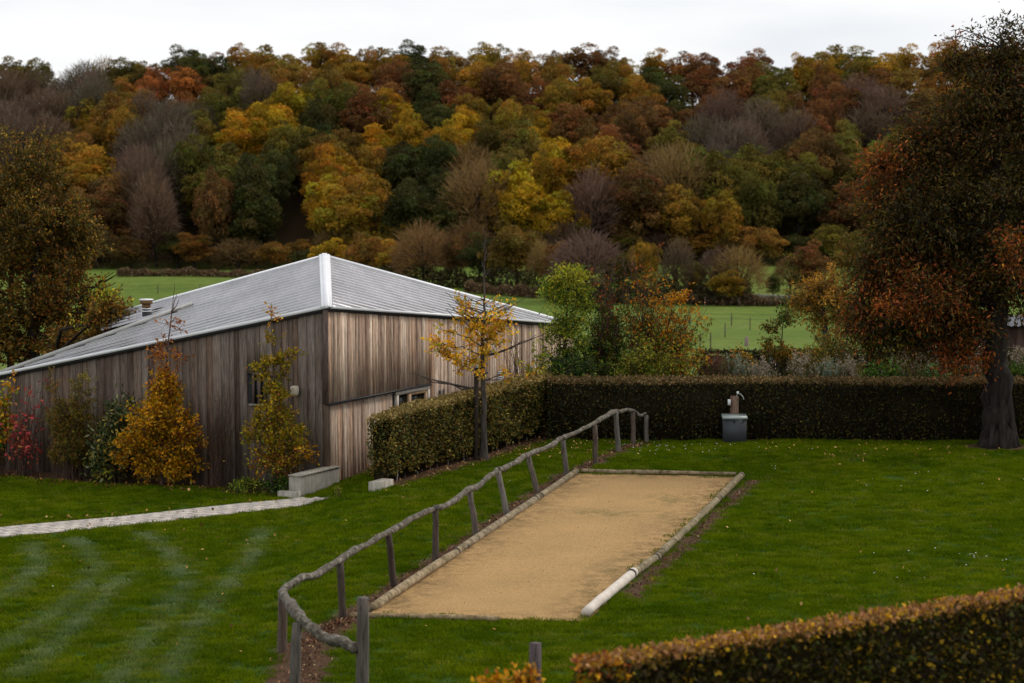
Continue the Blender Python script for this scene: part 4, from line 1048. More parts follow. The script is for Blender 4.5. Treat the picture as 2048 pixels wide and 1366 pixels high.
# front face is nearer the camera: p0->p1 runs right and away, thickness on the far side
g0 = fga; g1 = fga + dfg * 6.0
hh0 = fga[2]
def level_hedge(a, b, top_z, n, label, name="beech_hedge", leaf=.05):
    # level-topped hedge standing on sloping ground
    rng = np.random.default_rng(77); a = np.array(a); b = np.array(b); d = b - a; d[2] = 0; L = np.linalg.norm(d); d /= L; nb_ = np.array([-d[1], d[0], 0]); th = .26
    zb = min(float(gz(a[0], a[1])), float(gz(b[0], b[1])), top_z - 1) - .1
    root = empty(name, (a[0], a[1], float(gz(a[0], a[1]))), label, "hedge")
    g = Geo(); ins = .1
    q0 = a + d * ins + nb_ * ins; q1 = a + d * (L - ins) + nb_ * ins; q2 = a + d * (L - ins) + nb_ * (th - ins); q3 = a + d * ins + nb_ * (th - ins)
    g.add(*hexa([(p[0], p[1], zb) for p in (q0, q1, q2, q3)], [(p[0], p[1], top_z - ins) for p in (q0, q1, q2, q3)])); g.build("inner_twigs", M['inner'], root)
    H = top_z - zb; ar = np.array([L * H, L * th * 1.5, th * H]); k = rng.choice(3, n, p=ar / ar.sum())
    s = rng.uniform(-.02, L, n); t = rng.uniform(-.02, th, n); z = rng.uniform(0, H, n); dep = np.abs(rng.normal(0, .045, n)); bump = .015 * np.sin(s * 4 + z * 5) + rng.normal(0, .012, n)
    t = np.where(k == 0, dep + bump - .02, t); z = np.where(k == 1, H - dep * .8 + bump, z); s = np.where(k == 2, dep + bump - .02, s)
    thin = (np.sin(s * 7.3 + 2 * np.sin(z * 9)) * np.sin(z * 10.1 + s * 2.7) > .45) & (rng.uniform(size=n) < .7) & (k == 0); kp = ~thin
    s, t, z, k = s[kp], t[kp], z[kp], k[kp]; n = len(s)
    pts = np.stack([a[0] + d[0] * s + nb_[0] * t, a[1] + d[1] * s + nb_[1] * t, zb + z], -1)
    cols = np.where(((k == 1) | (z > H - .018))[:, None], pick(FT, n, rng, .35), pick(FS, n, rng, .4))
    end = (s < .3) & (z > H - .2) & (rng.uniform(size=n) < .35); cols[end] = pick([('#b8781a', 3), ('#a8661f', 2), ('#8f4a2a', 2), ('#c2901f', 1)], end.sum(), rng)
    out = np.zeros((n, 3)); out[k == 0] = -nb_; out[k == 1] = (0, 0, .8); out[k == 2] = -d
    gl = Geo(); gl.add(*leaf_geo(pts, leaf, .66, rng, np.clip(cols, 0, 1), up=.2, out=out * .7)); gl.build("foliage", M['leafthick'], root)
    # stray end shoots
    return root
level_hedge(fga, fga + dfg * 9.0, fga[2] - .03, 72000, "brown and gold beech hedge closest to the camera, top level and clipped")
sa = at_Y(965, 1352, 18.2); sb = at_Y(1078, 1336, 18.4)
shrub("beech_sapling", "small golden leaved beech shoots in front of the lone grey post", "shrub", (at_Y(1020, 1366, 18.3)[0], 18.3, gz(at_Y(1020, 1366, 18.3)[0], 18.3)), [((1052, 1348, 32, 16), 18.3, 16, 5, 5, ORANGE + GOLD), ((990, 1372, 36, 18), 18.3, 14, 5, 5, GOLD)], rg, .055, .66, twig_len=.07, spread=.06)

# ================================================================== NEAR TREES AND SHRUBS
rg = np.random.default_rng(41)
# pear tree with tall leader
pb_ = on_ground(968, 919); Yp = pb_[1]
YG = [('#cf9a20', 3), ('#d8aa38', 3), ('#bd8226', 1.5), ('#948c2a', 2), ('#c98444', 1)]
grow("pear_tree", "slim pear tree with yellow leaves and tall bare leader beside hedge", "tree", pb_, [at_Y(967, 800, Yp), at_Y(964, 700, Yp), at_Y(970, 620, Yp), at_Y(967, 540, Yp), at_Y(975, 430, Yp)], .072,
     [((872, 690, 26, 34), Yp, 6, 4, 4.0, YG), ((915, 705, 30, 32), Yp, 8, 4, 4.0, YG), ((935, 645, 30, 28), Yp, 8, 4, 3.8, YG), ((1000, 655, 36, 34), Yp, 8, 4, 3.6, YG), ((990, 695, 34, 22), Yp, 6, 4, 3.6, YG), ((945, 735, 30, 18), Yp, 5, 3, 4, YG), ((1030, 745, 14, 12), Yp, 2, 3, 4, YG), ((910, 610, 30, 15), Yp, 4, 3, 1.8, YG), ((985, 600, 40, 25), Yp, 5, 3, 1.2, YG), ((968, 650, 20, 50), Yp - .15, 6, 4, 4, YG), ((1030, 620, 25, 15), Yp, 3, 3, 1.0, YG)],
     rg, .075, .62, bark='bark', twig_len=.22, upcurve=.25, limb_r=.02, bare=[((820, 742, 20, 10), Yp, 3), ((1075, 660, 20, 16), Yp, 2), ((965, 520, 22, 45), Yp, 14), ((968, 470, 8, 30), Yp, 5), ((900, 600, 40, 24), Yp, 8), ((1030, 600, 50, 25), Yp, 6)], start=(.28, .95), rise=(.1, .6), lmul=2.6, taper=1.35, color=(1.3, 1.36, 1.1))
# dark support stake and strap beside the pear
g = Geo(); s0 = on_ground(951, 919); V, q = tube([s0 - up * .2, at_Y(953, 735, s0[1])], [.05, .045], 8, rng=rg, rough=.05); g.add(V, q); g.f.append(tube_caps(2, 8)[1])
tsk = empty("tree_stake", s0, "dark timber stake strapped to the slim pear tree", "stake"); g.build("post", M['post'], tsk, color=(.06, .05, .045))
g = Geo(); zz = at_Y(960, 745, Yp); V, q = tube([at_Y(948, 749, s0[1] - .05), at_Y(960, 749, Yp - .13), at_Y(975, 745, Yp - .06), at_Y(972, 744, Yp + .1), at_Y(950, 748, s0[1] + .06)], [.018] * 5, 5); g.add(V, q); g.build("strap", M['dark'], tsk)
# feathery green tree behind hedge
Ya = 52.2
ab = np.array([at_Y(1130, 800, Ya)[0], Ya, gz(at_Y(1130, 800, Ya)[0], Ya)])
grow("ash_tree", "feathery bright green young tree beside the building end", "tree", ab, [at_Y(1128, 740, Ya), at_Y(1132, 640, Ya), at_Y(1140, 530, Ya)], .06,
     [((1138, 548, 30, 26), Ya, 14, 6, 12, LIME), ((1108, 590, 28, 32), Ya, 13, 6, 11, LIME + GREEN), ((1156, 600, 28, 38), Ya, 13, 6, 11, GREEN + LIME), ((1130, 660, 50, 48), Ya, 28, 6, 11, GREEN + LIME), ((1135, 722, 56, 34), Ya, 22, 6, 12, GREEN + DKGREEN)], rg, .08, .32, twig_len=.28, upcurve=.2, droop=.15, lmul=1.3, limb_r=.012, color=(1.3, 1.25, 1.0))
Yb = 52.6
def stand(px, Y):
    x = at_Y(px, 780, Y)[0]; return np.array([x, Y, float(gz(x, Y))])
shrub("cherry_shrub", "tall orange leaved shrub with upright stems behind the hedge", "shrub", stand(1310, Yb), [((1295, 560, 60, 40), Yb, 22, 5, 2.4, ORANGE + OLIVE), ((1350, 605, 62, 44), Yb, 28, 5, 2.8, ORANGE + GOLD), ((1265, 620, 60, 56), Yb, 32, 5, 2.8, ORANGE + OLIVE + GREEN), ((1330, 660, 90, 50), Yb, 44, 5, 3, OLIVE + ORANGE + GREEN), ((1400, 600, 24, 30), Yb, 6, 4, 2.2, ORANGE), ((1280, 500, 44, 26), Yb, 5, 4, 1.4, RUST), ((1380, 665, 46, 40), Yb, 20, 5, 3, OLIVE + LIME)], rg, .082, .5, twig_len=.26, droop=.2, lmul=3.0, bare=[((1260, 500, 40, 36), Yb, 6)], spread=.3)
shrub("dogwood_shrub", "tall half bare shrub with dark reddish stems between green and orange shrubs", "shrub", stand(1215, Yb + .1), [((1210, 560, 40, 44), Yb, 16, 4, 2.4, RUST + OLIVE), ((1215, 630, 56, 54), Yb, 36, 5, 4.5, OLIVE + GREEN), ((1200, 700, 70, 50), Yb - .2, 46, 5, 6, GREEN + OLIVE)], rg, .08, .5, twig_len=.28, lmul=2.8, bare=[((1200, 500, 36, 34), Yb, 10), ((1245, 520, 26, 40), Yb, 6)], spread=.3)
Yc = 51.4
shrub("spiraea_shrub", "low lime green shrub rising just behind the hedge", "shrub", stand(1295, Yc), [((1295, 712, 60, 40), Yc, 46, 6, 9, LIME + OLIVE), ((1265, 740, 66, 24), Yc, 36, 6, 9, LIME + GREEN)], rg, .07, .4, twig_len=.24, spread=.25, lmul=2.2)
shrub("hazel_shrub", "yellow green shrub at the open end of the shrub group", "shrub", stand(1375, Yc), [((1375, 715, 44, 34), Yc, 26, 5, 6, LIME + ORANGE + OLIVE), ((1340, 740, 40, 22), Yc, 16, 5, 6, LIME + OLIVE)], rg, .07, .5, twig_len=.2, spread=.25)
shrub("laurel_shrub", "dark green bush filling the corner where the two hedges meet", "shrub", stand(1155, Yc), [((1150, 735, 70, 34), Yc, 50, 6, 9, GREEN + DKGREEN), ((1090, 745, 44, 22), Yc - .3, 20, 5, 6, LIME + GREEN)], rg, .065, .5, twig_len=.22, spread=.3)
shrub("hydrangea_shrub", "thin yellowing stems against the timber wall end", "shrub", stand(1058, 50.6), [((1060, 735, 34, 30), 50.6, 10, 4, 3, YG + LIME), ((1085, 690, 24, 26), 50.6, 6, 4, 2.5, LIME)], rg, .085, .6, twig_len=.2, bare=[((1030, 690, 34, 50), 50.8, 9), ((1010, 720, 26, 30), 50.8, 5)], spread=.25)
# sparse young pear and yellow fruit tree beyond
Yd = 53.0
grow("young_pear_tree", "thin young fruit tree with upright sparse shoots among pale grasses", "tree", stand(1555, Yd), [at_Y(1556, 740, Yd), at_Y(1562, 690, Yd), at_Y(1572, 600, Yd), at_Y(1578, 520, Yd)], .04,
     [((1560, 700, 42, 20), Yd, 16, 5, 7, OLIVE + [('#a8721c', 3)]), ((1600, 712, 34, 14), Yd, 8, 4, 6, OLIVE + [('#a8721c', 3)]), ((1545, 660, 20, 28), Yd, 7, 4, 5, OLIVE), ((1572, 620, 16, 50), Yd, 10, 4, 5, OLIVE + GREEN), ((1588, 570, 14, 40), Yd, 6, 3, 5, OLIVE), ((1582, 525, 8, 18), Yd, 3, 3, 4, OLIVE)], rg, .07, .5, twig_len=.16, upcurve=.3, start=(.3, .95), rise=(.6, 1.6), limb_r=.008, lmul=2.0, taper=1.6)
Ye = 64.0
YT = [('#b8842a', 3), ('#9a6a1c', 3), ('#c99a3c', 2), ('#7d5a20', 2)]
grow("plum_tree", "rounded fruit tree with drooping tan yellow leaves beyond the grasses", "tree", stand(1652, Ye), [at_Y(1652, 660, Ye), at_Y(1644, 620, Ye), at_Y(1640, 560, Ye)], .13,
     [((1640, 572, 50, 32), Ye, 20, 6, 9, YT), ((1612, 612, 30, 34), Ye, 14, 6, 8, YT + OLIVE), ((1672, 598, 44, 46), Ye, 22, 6, 9, YT + OLIVE), ((1655, 545, 20, 18), Ye, 6, 5, 7, YT), ((1640, 640, 44, 24), Ye, 14, 5, 7, OLIVE + YT), ((1690, 630, 30, 30), Ye, 10, 5, 7, OLIVE)], rg, .10, .35, twig_len=.4, droop=.5, upcurve=-.3, lmul=1.6)

# big tree on the lawn
rgT = np.random.default_rng(51)
tb = on_ground(1998, 893); Yt = tb[1]
DK = [('#40371a', 4), ('#312c16', 4), ('#4c4019', 3), ('#5a4719', 2), ('#4a2e14', 1.5), ('#43421a', 2)]
MX = [('#4f3c18', 3), ('#64471c', 3), ('#3c3418', 3), ('#7a4520', 2), ('#5a521c', 2)]
RU = [('#8f4a20', 3), ('#7d3a1a', 2), ('#a25c28', 1.5), ('#6a4a1c', 2.5), ('#a8701f', .6)]
big = grow("bald_cypress_tree", "massive dark tree with drooping rust and olive foliage on lawn", "tree", tb, [at_Y(1996, 800, Yt), at_Y(1994, 690, Yt), at_Y(1996, 520, Yt), at_Y(2000, 300, Yt), at_Y(2006, 60, Yt)], .34,
     [((1960, 230, 110, 110), Yt, 60, 9, 11, DK + MX), ((2050, 190, 100, 120), Yt, 50, 9, 11, DK + MX), ((1860, 300, 80, 90), Yt, 44, 9, 11, DK + MX), ((1800, 330, 56, 60), Yt, 22, 8, 10, MX + RU), ((1760, 320, 34, 26), Yt, 7, 6, 9, RU),
      ((1870, 420, 120, 90), Yt, 70, 9, 11, DK), ((2000, 420, 130, 130), Yt, 80, 9, 11, DK), ((2130, 400, 110, 200), Yt, 60, 8, 10, DK), ((1785, 450, 74, 66), Yt, 32, 8, 10, DK + MX), ((1750, 540, 56, 44), Yt, 16, 7, 9, MX + DK), ((1735, 620, 40, 40), Yt, 10, 7, 8, OLIVE + MX), ((1735, 370, 30, 36), Yt, 7, 6, 8, RU + MX), ((1745, 460, 40, 22), Yt, 7, 6, 9, OLIVE),
      ((1840, 540, 100, 56), Yt, 50, 9, 11, MX + RU), ((1770, 560, 56, 40), Yt, 20, 8, 10, MX), ((1950, 560, 100, 70), Yt, 56, 9, 11, DK + MX), ((2070, 560, 80, 90), Yt, 40, 8, 10, DK + RU),
      ((1790, 640, 70, 48), Yt, 34, 8, 11, OLIVE + DK), ((1860, 590, 76, 34), Yt - 1.2, 26, 8, 10, RU + MX), ((1720, 645, 50, 40), Yt - .6, 16, 7, 8, OLIVE + MX + RU), ((1715, 585, 36, 30), Yt - .4, 8, 6, 8, MX + RU), ((1880, 640, 60, 40), Yt, 24, 8, 10, MX + OLIVE), ((1930, 660, 40, 50), Yt - .6, 18, 8, 10, RU + DK), ((1915, 715, 28, 36), Yt - .5, 11, 7, 10, RU), ((1955, 725, 20, 8), Yt - .7, 3, 5, 8, RU), ((1790, 610, 40, 14), Yt - 1.3, 8, 6, 9, RU), ((2035, 500, 46, 44), Yt - 1.5, 14, 7, 9, RU + MX), ((1760, 682, 52, 24), Yt - .4, 14, 6, 9, OLIVE + DK), ((1840, 690, 50, 26), Yt - .2, 10, 6, 8, OLIVE + MX),
      ((2018, 70, 26, 36), Yt, 8, 6, 6, DK), ((1904, 75, 8, 22), Yt, 2, 4, 6, RU), ((1962, 85, 7, 18), Yt, 2, 4, 6, DK), ((1935, 120, 70, 22), Yt, 18, 7, 9, DK + MX), ((2020, 120, 50, 26), Yt, 14, 7, 9, DK)],
     rgT, .10, .36, bark='barkdark', twig_len=.45, droop=.35, upcurve=-.25, limb_r=.026, start=(.30, .985), leaf_jit=.9, sides=12, rise=(-.1, .5), lmul=1.4, color=(1.2, 1.15, 1.05), flare=.35, taper=.85)
# root flare ridges
g = Geo()
for k in range(9):
    a_ = k / 9 * 6.283 + rgT.uniform(-.2, .2); e = tb + np.array([math.cos(a_), math.sin(a_), 0]) * rgT.uniform(.36, .47); e[2] = float(gz(e[0], e[1])) - .02
    V, q = tube(bezier(tb + np.array([math.cos(a_) * .12, math.sin(a_) * .12, 1.25]), tb + np.array([math.cos(a_) * .27, math.sin(a_) * .27, .2]), e, 10), np.linspace(.10, .05, 10), 7, rng=rgT, rough=.06); g.add(V, q)
g.build("root_flare", M['barkdark'], big, smooth=True)

# old fruit tree behind the building's left roof
rgO = np.random.default_rng(61)
Yo = 54.8
OB = [('#5a4a1a', 3), ('#46421a', 3), ('#6a5420', 2), ('#8a6a24', 1.5), ('#3a3416', 2), ('#7a4a1e', 1)]
OR = [('#7a4a1e', 3), ('#8a5a24', 2), ('#5a4a1c', 2)]
ob = stand(70, Yo)
grow("old_apple_tree", "dense old fruit tree with brown olive leaves behind the roof", "tree", ob, [at_Y(72, 740, Yo), at_Y(66, 640, Yo), at_Y(74, 520, Yo), at_Y(70, 360, Yo)], .22,
     [((60, 440, 110, 70), Yo, 44, 8, 11, OB), ((140, 450, 56, 60), Yo, 22, 8, 10, OB), ((170, 490, 46, 40), Yo, 12, 7, 9, OB), ((60, 350, 70, 60), Yo, 26, 8, 8, OB), ((20, 540, 110, 80), Yo, 36, 8, 10, OB), ((120, 560, 90, 70), Yo, 40, 8, 10, OR + OB), ((190, 600, 50, 50), Yo, 18, 7, 8, OB + LIME), ((50, 650, 100, 60), Yo, 36, 8, 10, OB), ((150, 660, 70, 30), Yo, 20, 7, 9, OR + OB), ((-70, 520, 90, 170), Yo, 30, 7, 9, OB), ((-60, 380, 70, 80), Yo, 16, 7, 8, OB), ((20, 700, 60, 30), Yo, 16, 7, 9, OR + OB), ((212, 640, 40, 34), float(G_[1]) - .4, 22, 7, 9, OR + OB), ((140, 690, 60, 26), Yo - 2.2, 18, 7, 9, OR + OB), ((225, 615, 26, 24), float(G_[1]) - .2, 9, 6, 8, OB + LIME)],
     rgO, .085, .5, bark='barkdark', twig_len=.38, upcurve=.2, limb_r=.024, bare=[((60, 310, 100, 60), Yo, 26), ((220, 560, 30, 60), Yo, 6)], start=(.2, .97), rise=(.1, .8), lmul=2.0, color=(1.35, 1.3, 1.2))
grow("old_apple_tree", "upright shoots of the pruned tree topping the dense fruit tree", "tree", stand(20, Yo + .8), [at_Y(20, 600, Yo + .8), at_Y(30, 420, Yo + .8), at_Y(30, 260, Yo + .8)], .1, [((50, 290, 70, 44), Yo + .6, 26, 4, 5, OB), ((100, 300, 30, 50), Yo + .6, 8, 4, 4, OB), ((-10, 290, 40, 60), Yo + .6, 10, 4, 5, OB)], rgO, .07, .45, bark='barkdark', twig_len=.25, upcurve=.5, bare=[((80, 270, 60, 30), Yo + .5, 14)], start=(.4, .97), rise=(.8, 2.0), limb_r=.012, lmul=1.8, color=(1.6, 1.6, 1.5))

# shrubs along the left wall
rgS = np.random.default_rng(71)
def wall_base(px, off=.55):
    """ground point in front of left wall at photo column px"""
    p = on_plane(px, 900, C0 + n_l * off, n_l); return np.array([p[0], p[1], float(gz(p[0], p[1]))])
def Yw(px, off=.55): return wall_base(px, off)[1]
HB = [('#d09a12', 3), ('#bd8410', 3), ('#a87a16', 2), ('#8a7a1c', 2), ('#c07a18', 1)]
HBr = [('#a8642a', 3), ('#96541f', 2), ('#b87a30', 2)]
y_ = Yw(320, .75)
grow("hornbeam_tree", "golden yellow conical hornbeam with thin bare leader by the wall", "shrub", wall_base(322, .75), [at_Y(322, 900, y_), at_Y(330, 780, y_), at_Y(336, 690, y_), at_Y(344, 625, y_), at_Y(350, 560, y_)], .035,
     [((325, 930, 74, 32), y_, 34, 7, 8, HB), ((322, 885, 82, 34), y_, 42, 7, 8, HB), ((325, 840, 66, 30), y_, 32, 7, 8, HB), ((330, 800, 46, 30), y_, 22, 7, 8, HB), ((330, 765, 34, 22), y_, 12, 6, 8, HB + HBr), ((332, 715, 32, 24), y_, 7, 5, 6, HBr), ((345, 650, 16, 20), y_, 3, 4, 3, HBr), ((375, 860, 40, 40), y_, 12, 6, 6, HB + HBr), ((265, 900, 36, 40), y_, 12, 6, 6, HB)],
     rgS, .078, .55, bark='twig', twig_len=.24, upcurve=.15, start=(.05, .85), limb_r=.01, lmul=1.15, bare=[((300, 680, 26, 20), y_, 2), ((355, 600, 14, 24), y_, 3)])
y_ = Yw(555, .75)
BG = [('#a88a14', 3), ('#8a8018', 3), ('#6a6a18', 2), ('#b8941c', 2), ('#9a5f20', 1)]
grow("beech_tree", "yellow green young beech with open top next to the wall lamp", "shrub", wall_base(556, .75), [at_Y(556, 900, y_), at_Y(552, 800, y_), at_Y(545, 700, y_), at_Y(541, 600, y_)], .04,
     [((560, 925, 62, 30), y_, 26, 6, 6, BG + HBr), ((556, 875, 66, 28), y_, 30, 6, 6.5, BG), ((550, 830, 50, 26), y_, 18, 6, 6.5, BG), ((552, 785, 28, 24), y_, 10, 6, 6.5, BG), ((540, 740, 38, 22), y_, 12, 6, 6, BG), ((560, 715, 30, 16), y_, 6, 5, 5, BG), ((590, 705, 14, 10), y_, 2, 4, 4, BG), ((545, 680, 16, 16), y_, 3, 4, 5, BG), ((541, 625, 8, 18), y_, 2, 4, 4, GOLD), ((610, 900, 30, 18), y_, 5, 5, 5, HB), ((505, 860, 26, 30), y_, 6, 5, 5, BG)],
     rgS, .062, .6, bark='twig', twig_len=.2, upcurve=.15, start=(.05, .9), limb_r=.01, lmul=1.5)
RED = [('#c24a4a', 3), ('#a83840', 2), ('#c86448', 2), ('#c88048', 1)]
y_ = Yw(50, .6)
shrub("spindle_shrub", "sparse shrub with pinkish red leaves at the far end of the wall", "shrub", wall_base(52, .6), [((40, 850, 40, 34), y_, 12, 3, 2.4, RED), ((60, 800, 46, 40), y_, 6, 3, 1.5, RED), ((45, 890, 44, 20), y_, 12, 3, 2.6, RED), ((75, 750, 34, 24), y_, 3, 3, 1.2, RED)], rgS, .085, .55, twig_len=.16, bare=[((75, 800, 46, 40), y_, 12)], spread=.08, stem_r=.008)
shrub("viburnum_shrub", "yellow green leaved shrub growing left of the red leaved shrub", "shrub", wall_base(2, .65), [((5, 800, 24, 50), Yw(2, .65), 10, 5, 4, LIME + GOLD), ((-10, 870, 34, 60), Yw(2, .65), 12, 5, 5, GREEN + GOLD), ((30, 755, 14, 12), Yw(2, .65), 3, 3, 3, GOLD)], rgS, .09, .6, twig_len=.2, spread=.1)
FE = [('#706a24', 3), ('#806426', 3), ('#8a6028', 2), ('#565a22', 2)]
y_ = Yw(140, .6)
shrub("cotoneaster_shrub", "tall feathery olive brown shrub with fine arching shoots", "shrub", wall_base(140, .6), [((140, 880, 50, 50), y_, 50, 6, 8, FE), ((125, 820, 40, 40), y_, 30, 6, 7, FE), ((160, 790, 34, 40), y_, 18, 6, 6, FE + [('#8a7a24', 2)]), ((110, 755, 10, 40), y_, 7, 5, 6, FE + [('#9a5f20', 2)]), ((160, 755, 18, 28), y_, 7, 5, 6, [('#8a8424', 2), ('#a8842a', 1)]), ((190, 830, 24, 34), y_, 10, 5, 6, FE)], rgS, .05, .42, twig_len=.18, spread=.14, stem_r=.008, lmul=3.4)
y_ = Yw(225, .6)
LV = [('#34421e', 4), ('#46502a', 3), ('#6a6f3c', 2), ('#b09a44', 1.5), ('#96966a', 1.5)]
shrub("evergreen_viburnum", "dark green long leaved evergreen shrub tucked beside the golden hornbeam", "shrub", wall_base(222, .6), [((215, 880, 46, 50), y_, 30, 5, 6, LV), ((235, 830, 36, 40), y_, 20, 5, 5.5, LV), ((250, 785, 22, 24), y_, 8, 4, 5, LV), ((215, 935, 46, 20), y_, 18, 5, 6, LV + [('#8a8a24', 3)])], rgS, .11, .38, twig_len=.16, droop=.3, spread=.12)
y_ = Yw(440, .5)
shrub("bare_shrub", "leafless twiggy shrub between the golden hornbeam and the beech", "shrub", wall_base(435, .5), [((420, 860, 26, 24), y_, 3, 3, 1.2, HB)], rgS, .06, .6, bare=[((440, 830, 44, 50), y_, 26), ((455, 780, 34, 30), y_, 10)], spread=.1, stem_r=.008, twig_len=.25)
shrub("ground_cover", "low green ground cover at the foot of the young beech", "plant", wall_base(500, 1.0), [((490, 968, 44, 7), Yw(500, 1.0), 40, 4, 6, GREEN + LIME)], rgS, .05, .6, twig_len=.1, spread=.4, stem_r=.004)
shrub("ground_cover", "dark leafy ground cover near the concrete side wall", "plant", wall_base(560, .95), [((565, 966, 30, 9), Yw(560, .95), 30, 4, 6, DKGREEN + GREEN)], rgS, .055, .6, twig_len=.1, spread=.35, stem_r=.004)
shrub("weed_tuft", "pale weed growing at the end of the concrete side wall", "plant", on_ground(676, 996), [((674, 978, 8, 14), on_ground(676, 996)[1], 8, 3, 4, LIME)], rgS, .03, .4, twig_len=.06, spread=.05, stem_r=.003)

# ================================================================== GARDEN BEHIND THE LONG HEDGE
rgD = np.random.default_rng(81)
PLUME = [('#9a8a78', 3), ('#b0a490', 2), ('#7d6a58', 2), ('#6a6a4a', 1)]
SILV = [('#7d8a78', 3), ('#96a08c', 2), ('#5a6a58', 2)]
def grass_clump(px, Y, top_py, wpx, label, name, pal_b, pal_p, plume, seed):
    rng = np.random.default_rng(seed); b = stand(px, Y); H = at_Y(px, top_py, Y)[2] - b[2]; w = wpx * px_scale(Y)
    root = empty(name, b, label, "plant", None); g = Geo(); n = 260
    a = rng.uniform(0, 6.283, n); r = np.abs(rng.normal(0, .5, n)) * w; h = H * rng.uniform(.5, 1.0, n)
    p0 = np.stack([b[0] + np.cos(a) * r * .25, b[1] + np.sin(a) * r * .25, np.full(n, b[2] - .03)], 1); p2 = np.stack([b[0] + np.cos(a) * r, b[1] + np.sin(a) * r, b[2] + h], 1)
    sd_ = np.stack([-np.sin(a), np.cos(a), 0 * a], 1) * .008; m_ = p0 * .45 + p2 * .55 + np.array([0, 0, .06]); m_[:, :2] = p0[:, :2] * .7 + p2[:, :2] * .3
    v = np.stack([p0 - sd_, p0 + sd_, m_ + sd_, p2, m_ - sd_], 1).reshape(-1, 3); f = np.arange(5 * n).reshape(-1, 5)
    g.add(v, f, np.repeat(pick(pal_b, n, rng), 5, 0)); g.build("blades", M['leaf'], root)
    k = rng.choice(n, int(n * plume)); m = 14; pp = np.repeat(p2[k], m, 0) + rng.normal(0, 1, (len(k) * m, 3)) * np.array([.03, .03, .07])
    g = Geo(); g.add(*leaf_geo(pp, .05, .4, rng, pick(pal_p, len(pp), rng), up=0)); g.build("plumes", M['leaf'], root)
BL = [('#6a6a3a', 2), ('#7d6f4a', 2), ('#4f5a2a', 2)]
spots = [(1432, 52.2, 712, 40, 'reddish brown seed clump beside the yellow green shrub', [('#6a4a3a', 3), ('#7d5a4a', 2)]), (1480, 52.6, 716, 46, 'silvery green perennial clump near the reddish seed clump', SILV), (1525, 51.9, 722, 40, 'beige plume grass left of the thin young fruit tree', PLUME),
         (1600, 52.0, 712, 50, 'beige plume grass right of the thin young fruit tree', PLUME), (1655, 52.4, 722, 50, 'silver leaved perennial clump below the tan yellow tree', SILV), (1700, 52.0, 716, 44, 'pale plume grass beside the silver leaved clump', PLUME),
         (1795, 52.6, 704, 40, 'tall pale plume grass between two green bushes', PLUME), (1842, 52.0, 708, 46, 'whitish plume grass below the rust branches', PLUME), (1885, 52.4, 716, 40, 'brownish plume grass beside the whitish one', [('#7d6a58', 3), ('#96846a', 2)]),
         (1950, 52.6, 698, 44, 'white flowered perennial clump seen beside the big trunk', [('#b8b0a0', 3), ('#8a8a6a', 2)]), (2040, 52.4, 702, 50, 'pale seed clump on the far side of the big trunk', PLUME)]
for k, (px, Y, tp_, w, lab, pal) in enumerate(spots):
    grass_clump(px, Y, tp_, w, lab, "ornamental_grass", BL if pal is not SILV else SILV, pal, .5, 200 + k)
shrub("garden_shrub", "fresh green leafy bush among the pale plume grasses", "shrub", stand(1765, 51.8), [((1765, 735, 40, 24), 51.8, 40, 5, 7, [('#4f7a24', 3), ('#6a8f34', 2), ('#3a5a1c', 2)])], rgD, .06, .5, twig_len=.15, spread=.2)
shrub("garden_shrub", "second green bush under the rust branches, nearer the trunk", "shrub", stand(1862, 51.7), [((1862, 742, 36, 16), 51.7, 26, 5, 7, [('#5a7a34', 3), ('#7d945a', 2), ('#3a5a1c', 2)])], rgD, .06, .5, twig_len=.15, spread=.2)
shrub("garden_shrub", "dark green bush to the outer side of the big trunk", "shrub", stand(2042, 51.7), [((2042, 735, 26, 20), 51.7, 26, 5, 7, GREEN)], rgD, .06, .5, twig_len=.15, spread=.2)
shrub("garden_shrub", "yellow leaved vine bush along the dark back hedge", "shrub", stand(1490, 55), [((1490, 715, 50, 20), 55, 30, 5, 6, GOLD + OLIVE), ((1455, 725, 30, 16), 55, 14, 5, 6, OLIVE)], rgD, .08, .6, twig_len=.2, spread=.3)
shrub("garden_shrub", "olive bush with yellow flecks under the thin young fruit tree", "shrub", stand(1625, 55.5), [((1630, 708, 50, 18), 55.5, 30, 5, 6, OLIVE + [('#a8842a', 2)])], rgD, .08, .5, twig_len=.2, spread=.3)
shrub("garden_shrub", "tall olive bush at the foot of the tan yellow fruit tree", "shrub", stand(1668, 58.5), [((1668, 682, 46, 26), 58.5, 40, 5, 6, OLIVE + [('#8a6a2a', 2)])], rgD, .08, .5, twig_len=.25, spread=.3)
bh0 = stand(1405, 60.0); bh1 = stand(2120, 60.0)
bhz = at_Y(1500, 703, 60.0)[2]
hedge("clipped_hedge", "dark low hedge at the back of the plume grass garden", bh0, bh1, .7, bhz - float(gz(bh0[0], 60.0)), 14000, .075, .62, HS, HS, rgD)

